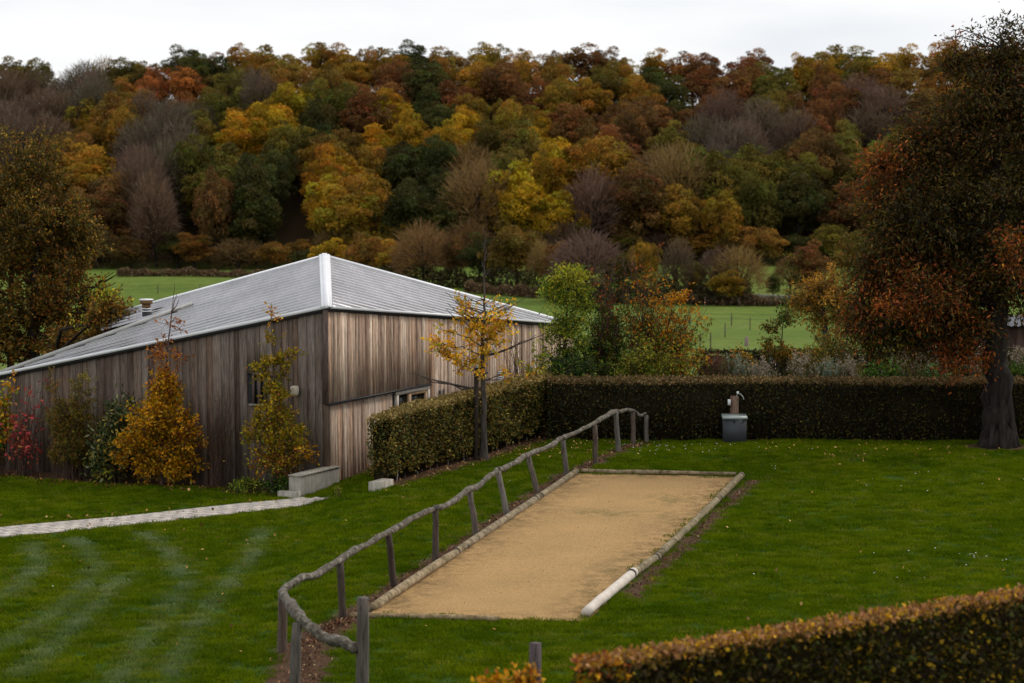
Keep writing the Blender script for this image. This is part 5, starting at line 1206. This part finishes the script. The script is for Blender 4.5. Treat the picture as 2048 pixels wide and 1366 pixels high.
# dark garden shed seen through the big tree
shY = 67.0; sx0, sx1 = at_Y(1785, 660, shY)[0], at_Y(2120, 660, shY)[0]; shz0 = float(gz(sx0, shY)) - .1; shz1 = at_Y(1900, 652, shY)[2]; shr_ = at_Y(1900, 628, shY)[2]
shed = empty("garden_shed", (sx0, shY, shz0), "dark brown board shed glimpsed behind the rust foliage", "shed")
x = sx0; rr = random.Random(9)
while x < sx1:
    w = rr.uniform(.16, .24); g = Geo(); g.box((x, shY + rr.uniform(0, .012), shz0), (x + w - .008, shY + .05, shz1)); g.build("board", M['timber'], shed, color=(.075, .05, .045)); x += w
g = Geo(); n = int((sx1 - sx0) / .045); v = []
for k in range(n + 1):
    xx = sx0 - .15 + (sx1 - sx0 + .3) * k / n; dz = .02 * math.sin(k * 1.57 * 1.0); v += [(xx, shY - .2, shz1 + .02 + dz), (xx, shY + 2.2, at_Y(1900, 630, shY + 2.2)[2] + dz)]
g.add(v, [[2 * k, 2 * k + 2, 2 * k + 3, 2 * k + 1] for k in range(n)]); g.build("roof", M['tile'], shed)
g = Geo(); g.add(*hexa([(sx0 + .1, shY + .06, shz0), (sx1 - .1, shY + .06, shz0), (sx1 - .1, shY + 2.0, shz0), (sx0 + .1, shY + 2.0, shz0)], [(sx0 + .1, shY + .06, shz1 - .03), (sx1 - .1, shY + .06, shz1 - .03), (sx1 - .1, shY + 2.0, shz1 - .03), (sx0 + .1, shY + 2.0, shz1 - .03)])); g.build("wall", M['dark'], shed)
for px, w_, lab in ((1869, .05, "pale split fence post in front of the brown shed"), (1764, .03, "thin pale stake beside the shed corner")):
    b = stand(px, 65.5); g = Geo(); V, q = tube([b, b + up * .4, (b[0], b[1], at_Y(px, 668 if w_ > .04 else 686, 65.5)[2])], [w_, w_ * .95, w_ * .7], 6, rng=rgD, rough=.1); g.add(V, q); g.f.append(tube_caps(3, 6)[1])
    tag(g.build("fence_post", M['post'], color=(.5, .46, .4), origin=b), lab, "post")
# woodpile / dried reeds heap below the yellow tree

# ================================================================== FAR MEADOW, HEDGEROWS, WOODED HILL
rgF = np.random.default_rng(91)
def far_crown(rng, H=14.0, rx=5.0, lobes=30, cards=130, size=.46, cz=.60, flat=1.0, trunk_h=.35):
    g = Geo()
    c = np.array([0, 0, H * cz]); rz = H * (1 - cz) * .92
    cen = unit(rng.normal(size=(lobes, 3))) * (rng.uniform(.45, 1.12, (lobes, 1)) ** .6)
    cen[:, 2] = np.where(cen[:, 2] < -.6, -cen[:, 2] * .5, cen[:, 2])
    for L in cen:
        r = rng.uniform(.13, .32) * rx; n = int(cards * 1.5 * (r / (.33 * rx)) ** 2) + 14
        p = unit(rng.normal(size=(n, 3)) + np.array([0, 0, .35]) + L * .5) * r * rng.uniform(.5, 1.1, (n, 1)) ** .6
        pos = c + L * np.array([rx * .8, rx * .8, rz * .8]) + p * np.array([1.05, 1.05, .75])
        b = rng.uniform(.55, 1.45); hue = np.array([rng.uniform(.78, 1.24), rng.uniform(.84, 1.14), 1.0])
        col = np.ones((n, 3)) * b * hue * rng.uniform(.62, 1.38, (n, 1)) * rng.uniform(.9, 1.1, (n, 3))
        g.add(*leaf_geo(pos, size * rng.uniform(.8, 1.1), .75, rng, col, up=.35, out=unit(p) * .4))
    # inner leaf mass so that the crown is not see-through
    n = 420; p = unit(rng.normal(size=(n, 3))) * rng.uniform(0, .62, (n, 1)) * np.array([rx, rx, rz]) + c
    g.add(*leaf_geo(p, size * 2.2, .9, rng, np.ones((n, 3)) * .8, up=.1))
    return g
def far_bare(rng, H=13.0, rx=4.5, n=2300):
    g = Geo(); W = Geo()
    c = np.array([0, 0, H * .3])
    for k in range(26):
        d = unit(rng.normal(size=3) * np.array([1, 1, .35]) + np.array([0, 0, .9])); e = c + d * np.array([rx, rx, H * .66]) * rng.uniform(.7, 1); V, q = tube(bezier(c, c + (e - c) * .5 + np.array([0, 0, .6]), e, 5), [.13, .09, .06, .04, .02], 4); g.add(V, q, (.6, .55, .5))
    d = unit(rng.normal(size=(n, 3)) * np.array([1, 1, .5]) + np.array([0, 0, .55])); rr_ = rng.uniform(.45, 1.0, (n, 1)) ** .6
    p = c + d * rr_ * np.array([rx, rx, H * .7]) ; a = unit(d + rng.normal(0, .45, (n, 3)) + np.array([0, 0, .35])); L = rng.uniform(.7, 1.7, (n, 1)); s = unit(np.cross(a, rng.normal(size=(n, 3)))) * rng.uniform(.03, .075, (n, 1))
    v = np.stack([p - s, p + s, p + a * L + s * .4, p + a * L - s * .4], 1).reshape(-1, 3)
    g.add(v, np.arange(4 * n).reshape(-1, 4), np.repeat(rng.uniform(.7, 1.3, (n, 1)) * np.ones((1, 3)), 4, 0))
    # a haze of last leaves
    m = 500; dd = unit(rng.normal(size=(m, 3)) + np.array([0, 0, .4])) * rng.uniform(.5, 1, (m, 1)); g.add(*leaf_geo(c + np.array([0, 0, H * .22]) + dd * np.array([rx * .95, rx * .95, H * .46]), .32, .7, rng, np.ones((m, 3)) * rng.uniform(.6, 1.2, (m, 1)) * np.array([1.1, 1.0, .7])))
    return g
def far_trunk(rng, H, r=.24):
    g = Geo(); V, q = tube([(0, 0, -1.0), (rng.normal(0, .15), rng.normal(0, .15), H * .3), (rng.normal(0, .3), rng.normal(0, .3), H * .72)], [r * 1.3, r, r * .4], 6); g.add(V, q)
    for k in range(7):
        a = rng.uniform(0, 6.283); z0 = H * rng.uniform(.28, .5); e = np.array([math.cos(a) * H * .26, math.sin(a) * H * .26, z0 + H * .26]); V, q = tube(bezier(np.array([0, 0, z0]), np.array([e[0] * .4, e[1] * .4, z0 + H * .06]), e, 4), [r * .5, r * .35, r * .25, r * .1], 4); g.add(V, q)
    return g
crowns = []; bares = []; trunks = []
shapes = [(14, 5.2, 64, 125, .50), (15, 4.8, 62, 125, .50), (13, 5.6, 70, 120, .50), (16, 4.6, 66, 125, .48), (12.5, 5.2, 58, 140, .52)]
for k, (H, rx, lb, cd, cz) in enumerate(shapes):
    me = far_crown(np.random.default_rng(300 + k), H, rx, lb, cd, .36, cz).mesh("crown"); me.materials.append(M['leaf']); crowns.append((me, H, rx))
for k in range(3):
    me = far_bare(np.random.default_rng(330 + k)).mesh("crown"); me.materials.append(M['leaf']); bares.append((me, 13.0, 4.5))
for k in range(3):
    me = far_trunk(np.random.default_rng(350 + k), 14.0).mesh("trunk"); me.materials.append(M['barkdark']); trunks.append(me)
KIND = {  # colour of the foliage, leafless?
    'olive': ('#60561f', False), 'dkgreen': ('#40401a', False), 'gold': ('#8a6a20', False), 'yellow': ('#967518', False), 'ochre': ('#7a5c24', False),
    'brown': ('#684c26', False), 'rust': ('#704a26', False), 'orange': ('#8a5428', False), 'grey': ('#5a4e40', True), 'mauve': ('#604c3e', True), 'tan': ('#6e5834', True)}
WHILL = {'olive': 'olive', 'dkgreen': 'dark green', 'gold': 'golden', 'yellow': 'bright yellow', 'ochre': 'ochre', 'brown': 'dull brown', 'rust': 'rust', 'orange': 'orange', 'grey': 'leafless grey', 'mauve': 'leafless mauve', 'tan': 'half-bare tan'}
def far_tree(pos, H, W_, kind, rng, label, group, name="woodland_tree"):
    hexc, leafless = KIND[kind]
    me, h0, r0 = (bares if leafless else crowns)[rng.integers(3 if leafless else 5)]
    root = empty(name, pos, label, "tree", group)
    sx, sz = W_ / (2 * r0), H / h0
    root.rotation_euler = (rng.normal(0, .05), rng.normal(0, .05), rng.uniform(0, 6.28))
    root.scale = (sx, sx, sz)
    c = bpy.data.objects.new("crown", me); col = hexlin(hexc) * rng.uniform(.98, 1.55) * rng.uniform(.92, 1.08, 3); c.color = (*np.clip(col, 0, 1), 1); link(c, root)
    t = bpy.data.objects.new("trunk", trunks[rng.integers(3)]); link(t, root); return root
# colour zones of the wood read as (photo column, row, kind)
ANCH = [(40, 130, 'olive'), (40, 190, 'mauve'), (150, 170, 'grey'), (100, 240, 'mauve'), (30, 260, 'grey'), (230, 160, 'tan'), (270, 115, 'olive'), (350, 175, 'orange'), (250, 200, 'ochre'), (300, 240, 'grey'), (220, 260, 'gold'), (150, 300, 'ochre'), (180, 330, 'gold'), (110, 330, 'brown'),
        (330, 300, 'grey'), (420, 290, 'olive'), (300, 370, 'mauve'), (260, 420, 'brown'), (380, 420, 'brown'), (440, 440, 'mauve'), (330, 460, 'grey'), (200, 440, 'brown'), (470, 300, 'olive'), (560, 280, 'olive'),
        (400, 100, 'brown'), (380, 140, 'dkgreen'), (450, 170, 'dkgreen'), (460, 180, 'olive'), (520, 130, 'gold'), (500, 170, 'grey'), (590, 95, 'gold'), (560, 150, 'ochre'), (640, 140, 'ochre'), (700, 160, 'gold'), (730, 90, 'olive'), (750, 110, 'gold'), (830, 120, 'dkgreen'), (900, 100, 'ochre'), (960, 120, 'gold'),
        (540, 235, 'yellow'), (600, 240, 'gold'), (680, 205, 'olive'), (780, 210, 'yellow'), (740, 180, 'rust'), (700, 255, 'grey'), (640, 250, 'dkgreen'), (860, 165, 'dkgreen'), (900, 180, 'rust'), (860, 215, 'dkgreen'), (960, 190, 'rust'), (1000, 170, 'rust'), (900, 260, 'yellow'), (960, 230, 'gold'),
        (660, 340, 'yellow'), (750, 340, 'gold'), (700, 300, 'ochre'), (830, 310, 'dkgreen'), (800, 280, 'yellow'), (860, 350, 'dkgreen'), (560, 350, 'dkgreen'), (540, 430, 'dkgreen'), (520, 480, 'dkgreen'), (660, 430, 'gold'), (930, 350, 'tan'), (900, 420, 'dkgreen'), (760, 440, 'brown'), (820, 430, 'dkgreen'), (600, 420, 'dkgreen'),
        (1050, 120, 'gold'), (1100, 150, 'ochre'), (1180, 120, 'brown'), (1250, 110, 'ochre'), (1080, 200, 'rust'), (1150, 180, 'gold'), (1230, 180, 'olive'), (1270, 150, 'gold'), (1320, 190, 'dkgreen'), (1340, 220, 'dkgreen'), (1040, 240, 'gold'), (1100, 260, 'yellow'), (1150, 240, 'rust'), (1220, 250, 'rust'), (1280, 260, 'brown'),
        (1020, 300, 'olive'), (1080, 380, 'yellow'), (1130, 350, 'yellow'), (1180, 300, 'gold'), (1050, 430, 'yellow'), (1220, 370, 'mauve'), (1260, 400, 'brown'), (1340, 320, 'tan'), (1380, 300, 'olive'), (1300, 360, 'brown'), (1420, 150, 'rust'), (1400, 200, 'rust'), (1370, 95, 'grey'), (1480, 120, 'rust'), (1560, 100, 'rust'), (1640, 110, 'gold'), (1740, 95, 'olive'),
        (1480, 250, 'mauve'), (1540, 270, 'grey'), (1440, 290, 'grey'), (1560, 180, 'olive'), (1600, 200, 'rust'), (1650, 230, 'rust'), (1680, 170, 'rust'), (1560, 330, 'olive'), (1490, 340, 'olive'), (1580, 380, 'dkgreen'), (1420, 430, 'gold'), (1470, 440, 'yellow'), (1380, 440, 'gold'), (1540, 420, 'grey'), (1610, 430, 'tan'), (1660, 380, 'brown'), (1700, 290, 'olive'), (1740, 310, 'olive'), (1650, 310, 'brown'), (1730, 220, 'mauve'), (1760, 180, 'rust'), (1820, 120, 'gold'), (1850, 160, 'ochre'), (1900, 250, 'brown'), (2000, 200, 'ochre'), (1850, 400, 'brown'), (2000, 420, 'dkgreen'), (1300, 430, 'dkgreen'), (1180, 430, 'brown')]
AP = np.array([(a, b) for a, b, _ in ANCH], float)
nt = 0; row = 0; Y = FOOT_Y + 1; wood = []
while Y < CREST_Y + 4:
    frac = (Y - FOOT_Y) / (CREST_Y - FOOT_Y); half = Y * .2118 + 5; step = 7.2
    x = -half + (row % 2) * step / 2 + rgF.uniform(-2, 2); line = []
    while x < half:
        xx = x + rgF.normal(0, 1.7); yy = Y + rgF.normal(0, 2.0)
        H = np.interp(frac, [0, .15, .5, 1], [17, 16, 14, 12.5]) * (rgF.uniform(.82, 1.16) if frac < .85 else rgF.uniform(.94, 1.06)); Wd = np.interp(frac, [0, 1], [11.6, 9.8]) * rgF.uniform(.70, 1.25)
        z = float(gz(xx, yy)); pxx, pyy = project((xx, yy, z + H * .72))
        d2 = ((AP[:, 0] - pxx) / 1.25) ** 2 + (AP[:, 1] - pyy) ** 2 + rgF.uniform(0, 900, len(AP)); kind = ANCH[int(np.argmin(d2))][2]
        line.append(((xx, yy, z), H, Wd, kind)); x += step * rgF.uniform(.84, 1.16)
    wood.append(line); Y += 7.7; row += 1
ART = lambda k: ("an " if WHILL[k][0] in 'aeiou' else "a ") + WHILL[k]
for r_, line in enumerate(wood):
    where = "lowest in the wood" if r_ == 0 else ("on the skyline" if r_ >= len(wood) - 1 else ("low in the wood" if r_ < len(wood) * .34 else ("halfway up the wood" if r_ < len(wood) * .67 else "high in the wood")))
    for k, (pos, H, Wd, kind) in enumerate(line):
        nb2 = sorted(ART(line[q][3]) for q in (k - 1, k + 1) if 0 <= q < len(line))
        lab = WHILL[kind] + " tree " + where + ((" between " + nb2[0] + " and " + nb2[1] + " one") if len(nb2) == 2 else (" beside " + nb2[0] + " one"))
        far_tree(pos, H, Wd, kind, rgF, lab, WHILL[kind] + " trees of the hillside wood"); nt += 1
# bushes along the foot of the wood
bk_ = []
for k in range(34):
    px = -60 + k * 66 + rgF.uniform(-20, 20); x = (px - 1024) / F * (FOOT_Y - 3); yy = FOOT_Y - 4 + rgF.uniform(-2, 2)
    bk_.append(((x, yy, float(gz(x, yy))), rgF.uniform(4.5, 8.5), rgF.uniform(7, 10.5), ['brown', 'tan', 'olive', 'dkgreen', 'ochre', 'mauve'][rgF.integers(6)]))
for k, (pos, H, Wd, kind) in enumerate(bk_):
    nb2 = sorted(ART(bk_[q][3]) for q in (k - 1, k + 1) if 0 <= q < len(bk_)); lab = WHILL[kind] + " bush edging the far wood" + ((" between " + nb2[0] + " and " + nb2[1] + " one") if len(nb2) == 2 else (" beside " + nb2[0] + " one"))
    far_tree(pos, H, Wd, kind, rgF, lab, WHILL[kind] + " bushes at the foot of the wood", "woodland_bush")
# hedgerow trees standing free in the meadow
HR = [(800, 568, 90, 100, 'gold', "golden hedgerow tree between the ochre and the broad tan one"), (610, 560, 80, 70, 'dkgreen', "dark green hedgerow bush just showing above the roof slope"), (1115, 592, 90, 120, 'brown', "dull brown hedgerow tree between the broad ochre and the mauve one"), (1235, 604, 90, 104, 'olive', "olive hedgerow tree between the mauve and the golden one"), (1425, 606, 80, 110, 'mauve', "mauve leafless bush between the olive bush and the pollard willow"), (1580, 598, 70, 90, 'tan', "half-bare tan bush behind the thin young fruit tree"), (955, 574, 90, 120, 'dkgreen', "dark green hedgerow tree behind the pear tree trunk"), (660, 562, 88, 94, 'yellow', "rounded yellow hedgerow tree right behind the roof peak"), (738, 566, 96, 112, 'ochre', "ochre hedgerow tree next to the rounded yellow one"), (850, 572, 120, 128, 'tan', "broad half bare tan hedgerow tree with several thin trunks"), (915, 572, 70, 112, 'brown', "narrow dull brown hedgerow tree beside the broad tan one"),
      (1035, 576, 130, 136, 'ochre', "broad ochre hedgerow tree behind the pear tree leader"), (985, 570, 70, 90, 'olive', "olive hedgerow bush beside the broad ochre tree"), (1080, 580, 60, 100, 'tan', "tan half bare bush at the edge of the broad ochre tree"), (1175, 602, 150, 140, 'mauve', "mauve leafless hedgerow tree behind the green feathery tree"), (1288, 604, 80, 134, 'gold', "golden hedgerow tree rising behind the orange shrub"), (1345, 606, 70, 132, 'mauve', "slim mauve leafless tree next to the golden hedgerow tree"),
      (1390, 606, 60, 92, 'olive', "small olive bush near the willow"), (1480, 608, 118, 116, 'tan', "dome shaped tan pollard willow at the meadow edge"), (1455, 610, 90, 76, 'gold', "low golden bush in front of the tan pollard willow"), (1545, 600, 40, 60, 'dkgreen', "small dark bush beyond the tan pollard willow"), (1620, 600, 90, 130, 'brown', "dull brown tree behind the tan yellow fruit tree"), (1720, 600, 120, 150, 'olive', "olive tree half hidden by the rust foliage")]
for px, py, w, h, kind, lab in HR:
    p = march_ground(px, py); s = p[1] / F
    far_tree(p, h * s, w * s, kind, rgF, lab, None, "hedgerow_tree")
# hedgerow strips (dry grass and bramble)
def bramble(pts, label, H, pal, n, seed, thick=1.5):
    rng = np.random.default_rng(seed); P = np.array([march_ground(*p) for p in pts]); root = empty("bramble_hedge", P[0], label, "hedge"); tt = np.arange(len(P)); u = rng.uniform(0, len(P) - 1, n)
    q = np.stack([np.interp(u, tt, P[:, k]) for k in range(3)], 1); q[:, 1] += rng.normal(0, thick * .5, n); hh = H * (.72 + .28 * np.sin(u * 9) * np.sin(u * 4.3 + 1)); q[:, 2] = gz(q[:, 0], q[:, 1]) + rng.uniform(0, 1, n) * np.maximum(hh, .25 * H)
    g = Geo(); g.add(*leaf_geo(q, .42, .5, rng, pick(pal, n, rng, .4), up=-.05, out=np.repeat([[0, 0, .8]], n, 0))); g.build("foliage", M['leaf'], root); return root
BRM = [('#5a4030', 3), ('#6a4f38', 2), ('#7d6a4a', 2), ('#4a4a2a', 1)]
bramble([(235, 553), (320, 552), (420, 553), (530, 556)], "brown bramble strip crossing the meadow left of the roof", 1.3, BRM, 5000, 1)
bramble([(600, 566), (760, 570), (900, 575), (1090, 582)], "tall dark undergrowth below the yellow and ochre hedgerow trees", 3.6, [('#3a3018', 3), ('#2c2a16', 3), ('#4a3a1c', 2)], 9000, 11, 3.0)
bramble([(1090, 602), (1250, 606), (1400, 608), (1500, 609)], "tall dark undergrowth below the mauve and golden hedgerow trees", 3.2, [('#3a3018', 3), ('#2c2a16', 3), ('#4a3a1c', 2)], 8000, 12, 3.0)
bramble([(930, 585), (1000, 590), (1075, 596)], "brown bramble strip behind the pear tree", 1.6, BRM, 3000, 2)
bramble([(1380, 608), (1450, 610), (1540, 611), (1640, 612)], "dry brown bramble strip at the far edge of the lower meadow", 1.3, BRM, 5000, 3)
# pale stone field wall
wa, wb = march_ground(1512, 600), march_ground(1640, 606); g = Geo(); dn = unit(wb - wa); nn_ = np.array([-dn[1], dn[0], 0]) * .25
root = empty("field_wall", wa, "pale low stone wall beyond the lower meadow", "wall"); L = np.linalg.norm(wb - wa); k = 0; s = 0.0; rr = random.Random(5)
while s < L:
    w = rr.uniform(.35, .7)
    for lay in range(3):
        a_ = wa + dn * (s + (w * .4 if lay % 2 else 0)); b_ = a_ + dn * (w - .03); z0 = float(gz(a_[0], a_[1])) + lay * .28 - .05; h_ = .26 + rr.uniform(-.02, .02)
        off = rr.uniform(-.04, .04) * nn_ / .25
        g.add(*hexa([(a_[0] - nn_[0] + off[0], a_[1] - nn_[1], z0), (b_[0] - nn_[0] + off[0], b_[1] - nn_[1], z0), (b_[0] + nn_[0], b_[1] + nn_[1], z0), (a_[0] + nn_[0], a_[1] + nn_[1], z0)], [(a_[0] - nn_[0] + off[0], a_[1] - nn_[1], z0 + h_), (b_[0] - nn_[0] + off[0], b_[1] - nn_[1], z0 + h_), (b_[0] + nn_[0], b_[1] + nn_[1], z0 + h_), (a_[0] + nn_[0], a_[1] + nn_[1], z0 + h_)]))
    s += w
o = g.build("stones", M['stone'], root); o["kind"] = "stuff"
# field fences: each fence is one thing with posts and wires
def field_fence(pts, label, ph, seed, wires=2, r=.07):
    P = [march_ground(*p, y0=70.0) for p in pts]; root = empty("field_fence", P[0], label, "fence")
    for p in P:
        g = Geo(); V, q = tube([p - up * .2, p + up * ph], [r, r * .9], 6); g.add(V, q); g.f.append(tube_caps(2, 6)[1]); g.build("post", M['post'], root, color=(.10, .085, .075))
    for k in range(wires):
        g = Geo(); V, q = tube([p + up * ph * (.55 + .4 * k) for p in P], [.012] * len(P), 4); g.add(V, q); g.build("wire", M['dark'], root)
field_fence([(150, 592), (240, 590), (316, 587), (400, 586), (480, 584), (560, 582)], "thin wire fence with dark posts in the meadow above the roof", 1.25, 1)
field_fence([(1380, 652), (1463, 651), (1560, 653), (1650, 652)], "wire fence with dark posts across the lower meadow", 1.25, 2)
field_fence([(1400, 700), (1421, 698), (1450, 674), (1500, 660)], "short fence leading into the lower meadow", 1.2, 3, 1, .05)
field_fence([(1410, 612), (1478, 613), (1540, 613), (1600, 614)], "pale post fence along the far bramble strip", 1.2, 4)
fp = march_ground(1493, 692, y0=70.0); g = Geo(); V, q = tube([fp - up * .2, fp + up * (18 * fp[1] / F)], [.09 * fp[1] / 100, .085 * fp[1] / 100], 7); g.add(V, q); g.f.append(tube_caps(2, 7)[1])
tag(g.build("fence_post", M['post'], color=(.22, .18, .16), origin=fp), "thick grey brown gate post at the near meadow edge", "post")
# far white house behind the big tree
hp = march_ground(1990, 575); s = hp[1] / F; hw, hd, hh = 130 * s, 60 * s, 26 * s
house = empty("white_house", hp, "white rendered house barely visible behind the big tree", "house")
g = Geo(); g.box((hp[0] - hw / 2, hp[1], hp[2] - 1), (hp[0] + hw / 2, hp[1] + hd, hp[2] + hh)); g.build("wall", M['render'], house)
g = Geo(); zt = hp[2] + hh; g.add([(hp[0] - hw / 2 - .3, hp[1] - .3, zt), (hp[0] + hw / 2 + .3, hp[1] - .3, zt), (hp[0] + hw / 2 + .3, hp[1] + hd + .3, zt), (hp[0] - hw / 2 - .3, hp[1] + hd + .3, zt), (hp[0] - hw / 2 - .3, hp[1] + hd / 2, zt + 16 * s), (hp[0] + hw / 2 + .3, hp[1] + hd / 2, zt + 16 * s)], [[0, 1, 5, 4], [2, 3, 4, 5], [0, 3, 2, 1]]); g.f.append(np.array([[0, 4, 3], [1, 2, 5]])); g.build("roof", M['tile'], house)
for k in range(4):
    x0 = hp[0] - hw / 2 + hw * (k + .3) / 4.2; g = Geo(); g.box((x0, hp[1] - .05, hp[2] + hh * .45), (x0 + 1.1, hp[1] + .02, hp[2] + hh * .85)); wd = g.build("window", M['palewood'], house); g = Geo(); g.box((x0 + .1, hp[1] - .07, hp[2] + hh * .45 + .1), (x0 + 1.0, hp[1] - .04, hp[2] + hh * .85 - .1)); g.build("pane", M['glass'], wd, origin=hp)

# ================================================================== SCATTER: fallen leaves, daisies, mulch
rgE = np.random.default_rng(101)
def scatter(name, label, cat, P, size, width, pal, z=.035, up_=1.2, var=.3):
    pts = np.stack([P[:, 0], P[:, 1], gz(P[:, 0], P[:, 1]) + z], 1); g = Geo(); g.add(*leaf_geo(pts, size, width, rgE, pick(pal, len(P), rgE, var), up=up_)); o = g.build(name, M['leafthick']); return tag(o, label, cat, kind="stuff")
def around(pts_px, sp, n):
    c = np.array([on_ground(*p)[:2] for p in pts_px]); k = rgE.integers(0, len(c), n); return c[k] + rgE.normal(0, 1, (n, 2)) * np.array(sp)
inside = lambda P: P[~in_poly(P, cc) & ~in_path(P)]
P1 = np.concatenate([inside(np.stack([rgE.uniform(-8, 9, 130), rgE.uniform(29, 49, 130)], 1)), around([(300, 1080), (250, 1090), (420, 1060)], (1.3, 1.0), 60), around([(1050, 905), (1100, 900), (1180, 900)], (.6, .7), 200), around([(1850, 905), (1700, 900), (1980, 910)], (1.5, .7), 160), around([(450, 1008), (300, 1028), (150, 1040)], (.5, .12), 50)])
P1 = P1[~in_poly(P1, cc)]
scatter("fallen_leaves", "scattered yellow and brown fallen leaves on the lawn", "leaves", P1, .06, .7, [('#b08a4a', 3), ('#8a6a34', 3), ('#c9a060', 2), ('#5a3c1c', 2), ('#3a2814', 1)], .045)
cl = [seg for seg in mulch_l]; k = rgE.integers(0, len(mulch_l) - 1, 3600); t_ = rgE.uniform(0, 1, (3600, 1)); Pm = mulch_l[k] * (1 - t_) + mulch_l[k + 1] * t_ + rgE.normal(0, .13, (3600, 2)); Pm = Pm[~in_poly(Pm, shr)]
scatter("mulch_chips", "brown bark mulch and dead leaves along the handrail foot", "mulch", Pm, .05, .5, [('#5a3c28', 3), ('#7a5238', 2), ('#3a2618', 3), ('#9a7858', 1), ('#b0946a', .6)], .008)
kr = rgE.integers(0, len(mulch_r) - 1, 700); t_ = rgE.uniform(0, 1, (700, 1)); Pr = mulch_r[kr] * (1 - t_) + mulch_r[kr + 1] * t_ + rgE.normal(0, .08, (700, 2)); Pr = Pr[~in_poly(Pr, shr)]
scatter("soil_crumbs", "brown soil crumbs and stones on the lawn side of the court", "soil", Pr, .045, .6, [('#5a3c28', 3), ('#7a5238', 2), ('#3a2618', 3), ('#9a8060', 1)], .006)
Pd = np.concatenate([around([(1290, 895), (1330, 900), (1360, 905), (1400, 893)], (.5, .35), 60), around([(1560, 935), (1800, 975), (1950, 960), (1900, 1120), (1780, 1150), (1990, 1110)], (.6, .5), 36), np.stack([rgE.uniform(-8, 9, 20), rgE.uniform(29, 48, 20)], 1)]); Pd = inside(Pd)
pts = np.stack([Pd[:, 0], Pd[:, 1], gz(Pd[:, 0], Pd[:, 1]) + .05], 1); g = Geo()
for p in pts:
    a = np.arange(6) / 6 * 6.283; v = np.stack([p[0] + np.cos(a) * .013, p[1] + np.sin(a) * .013, p[2] + rgE.uniform(-.004, .004, 6)], 1); g.add(v, [[0, 1, 2, 3, 4, 5]], (.75, .75, .72))
tag(g.build("daisies", M['leafthick']), "tiny white daisies dotted over the lawn", "daisies", kind="stuff")
wp = np.array([wall_base(px, 1.0 + .25 * math.sin(px))[:2] for px in range(0, 600, 12)]); kw = rgE.integers(0, len(wp), 900); Pw = wp[kw] + rgE.normal(0, .16, (900, 2))
scatter("leaf_litter", "brown leaf litter strip under the shrubs along the wall", "leaves", Pw, .06, .6, [('#6a4a28', 3), ('#8a5a30', 2), ('#4a3018', 3), ('#a8763c', 1)], .02)
wr2 = hw0[:2] + (hw1 - hw0)[:2] * rgE.uniform(-.03, 1, (500, 1)) + n_r[:2] * .2 + rgE.normal(0, .14, (500, 2))
scatter("leaf_litter", "tan leaf litter strip at the foot of the olive brown hedge", "leaves", wr2, .055, .6, [('#8a6a40', 3), ('#6a4a28', 2), ('#a88a5a', 1)], .02)
Pg = quad_pt(*rgE.uniform(0.01, .99, 2))[None]
sg, tg = rgE.beta(.4, .45, 2200), rgE.uniform(0, 1, 2200); Pg = (cc[0] * (1 - sg)[:, None] + cc[1] * sg[:, None]) * (1 - tg)[:, None] + (cc[3] * (1 - sg)[:, None] + cc[2] * sg[:, None]) * tg[:, None]
scatter("court_grit", "brown grit and leaf crumbs on the sandy court", "grit", Pg, .015, .8, [('#6a4a28', 3), ('#8a6a3c', 3), ('#4a3018', 1), ('#c0a070', 2)], .016, 1.5)
print("hill trees", nt)
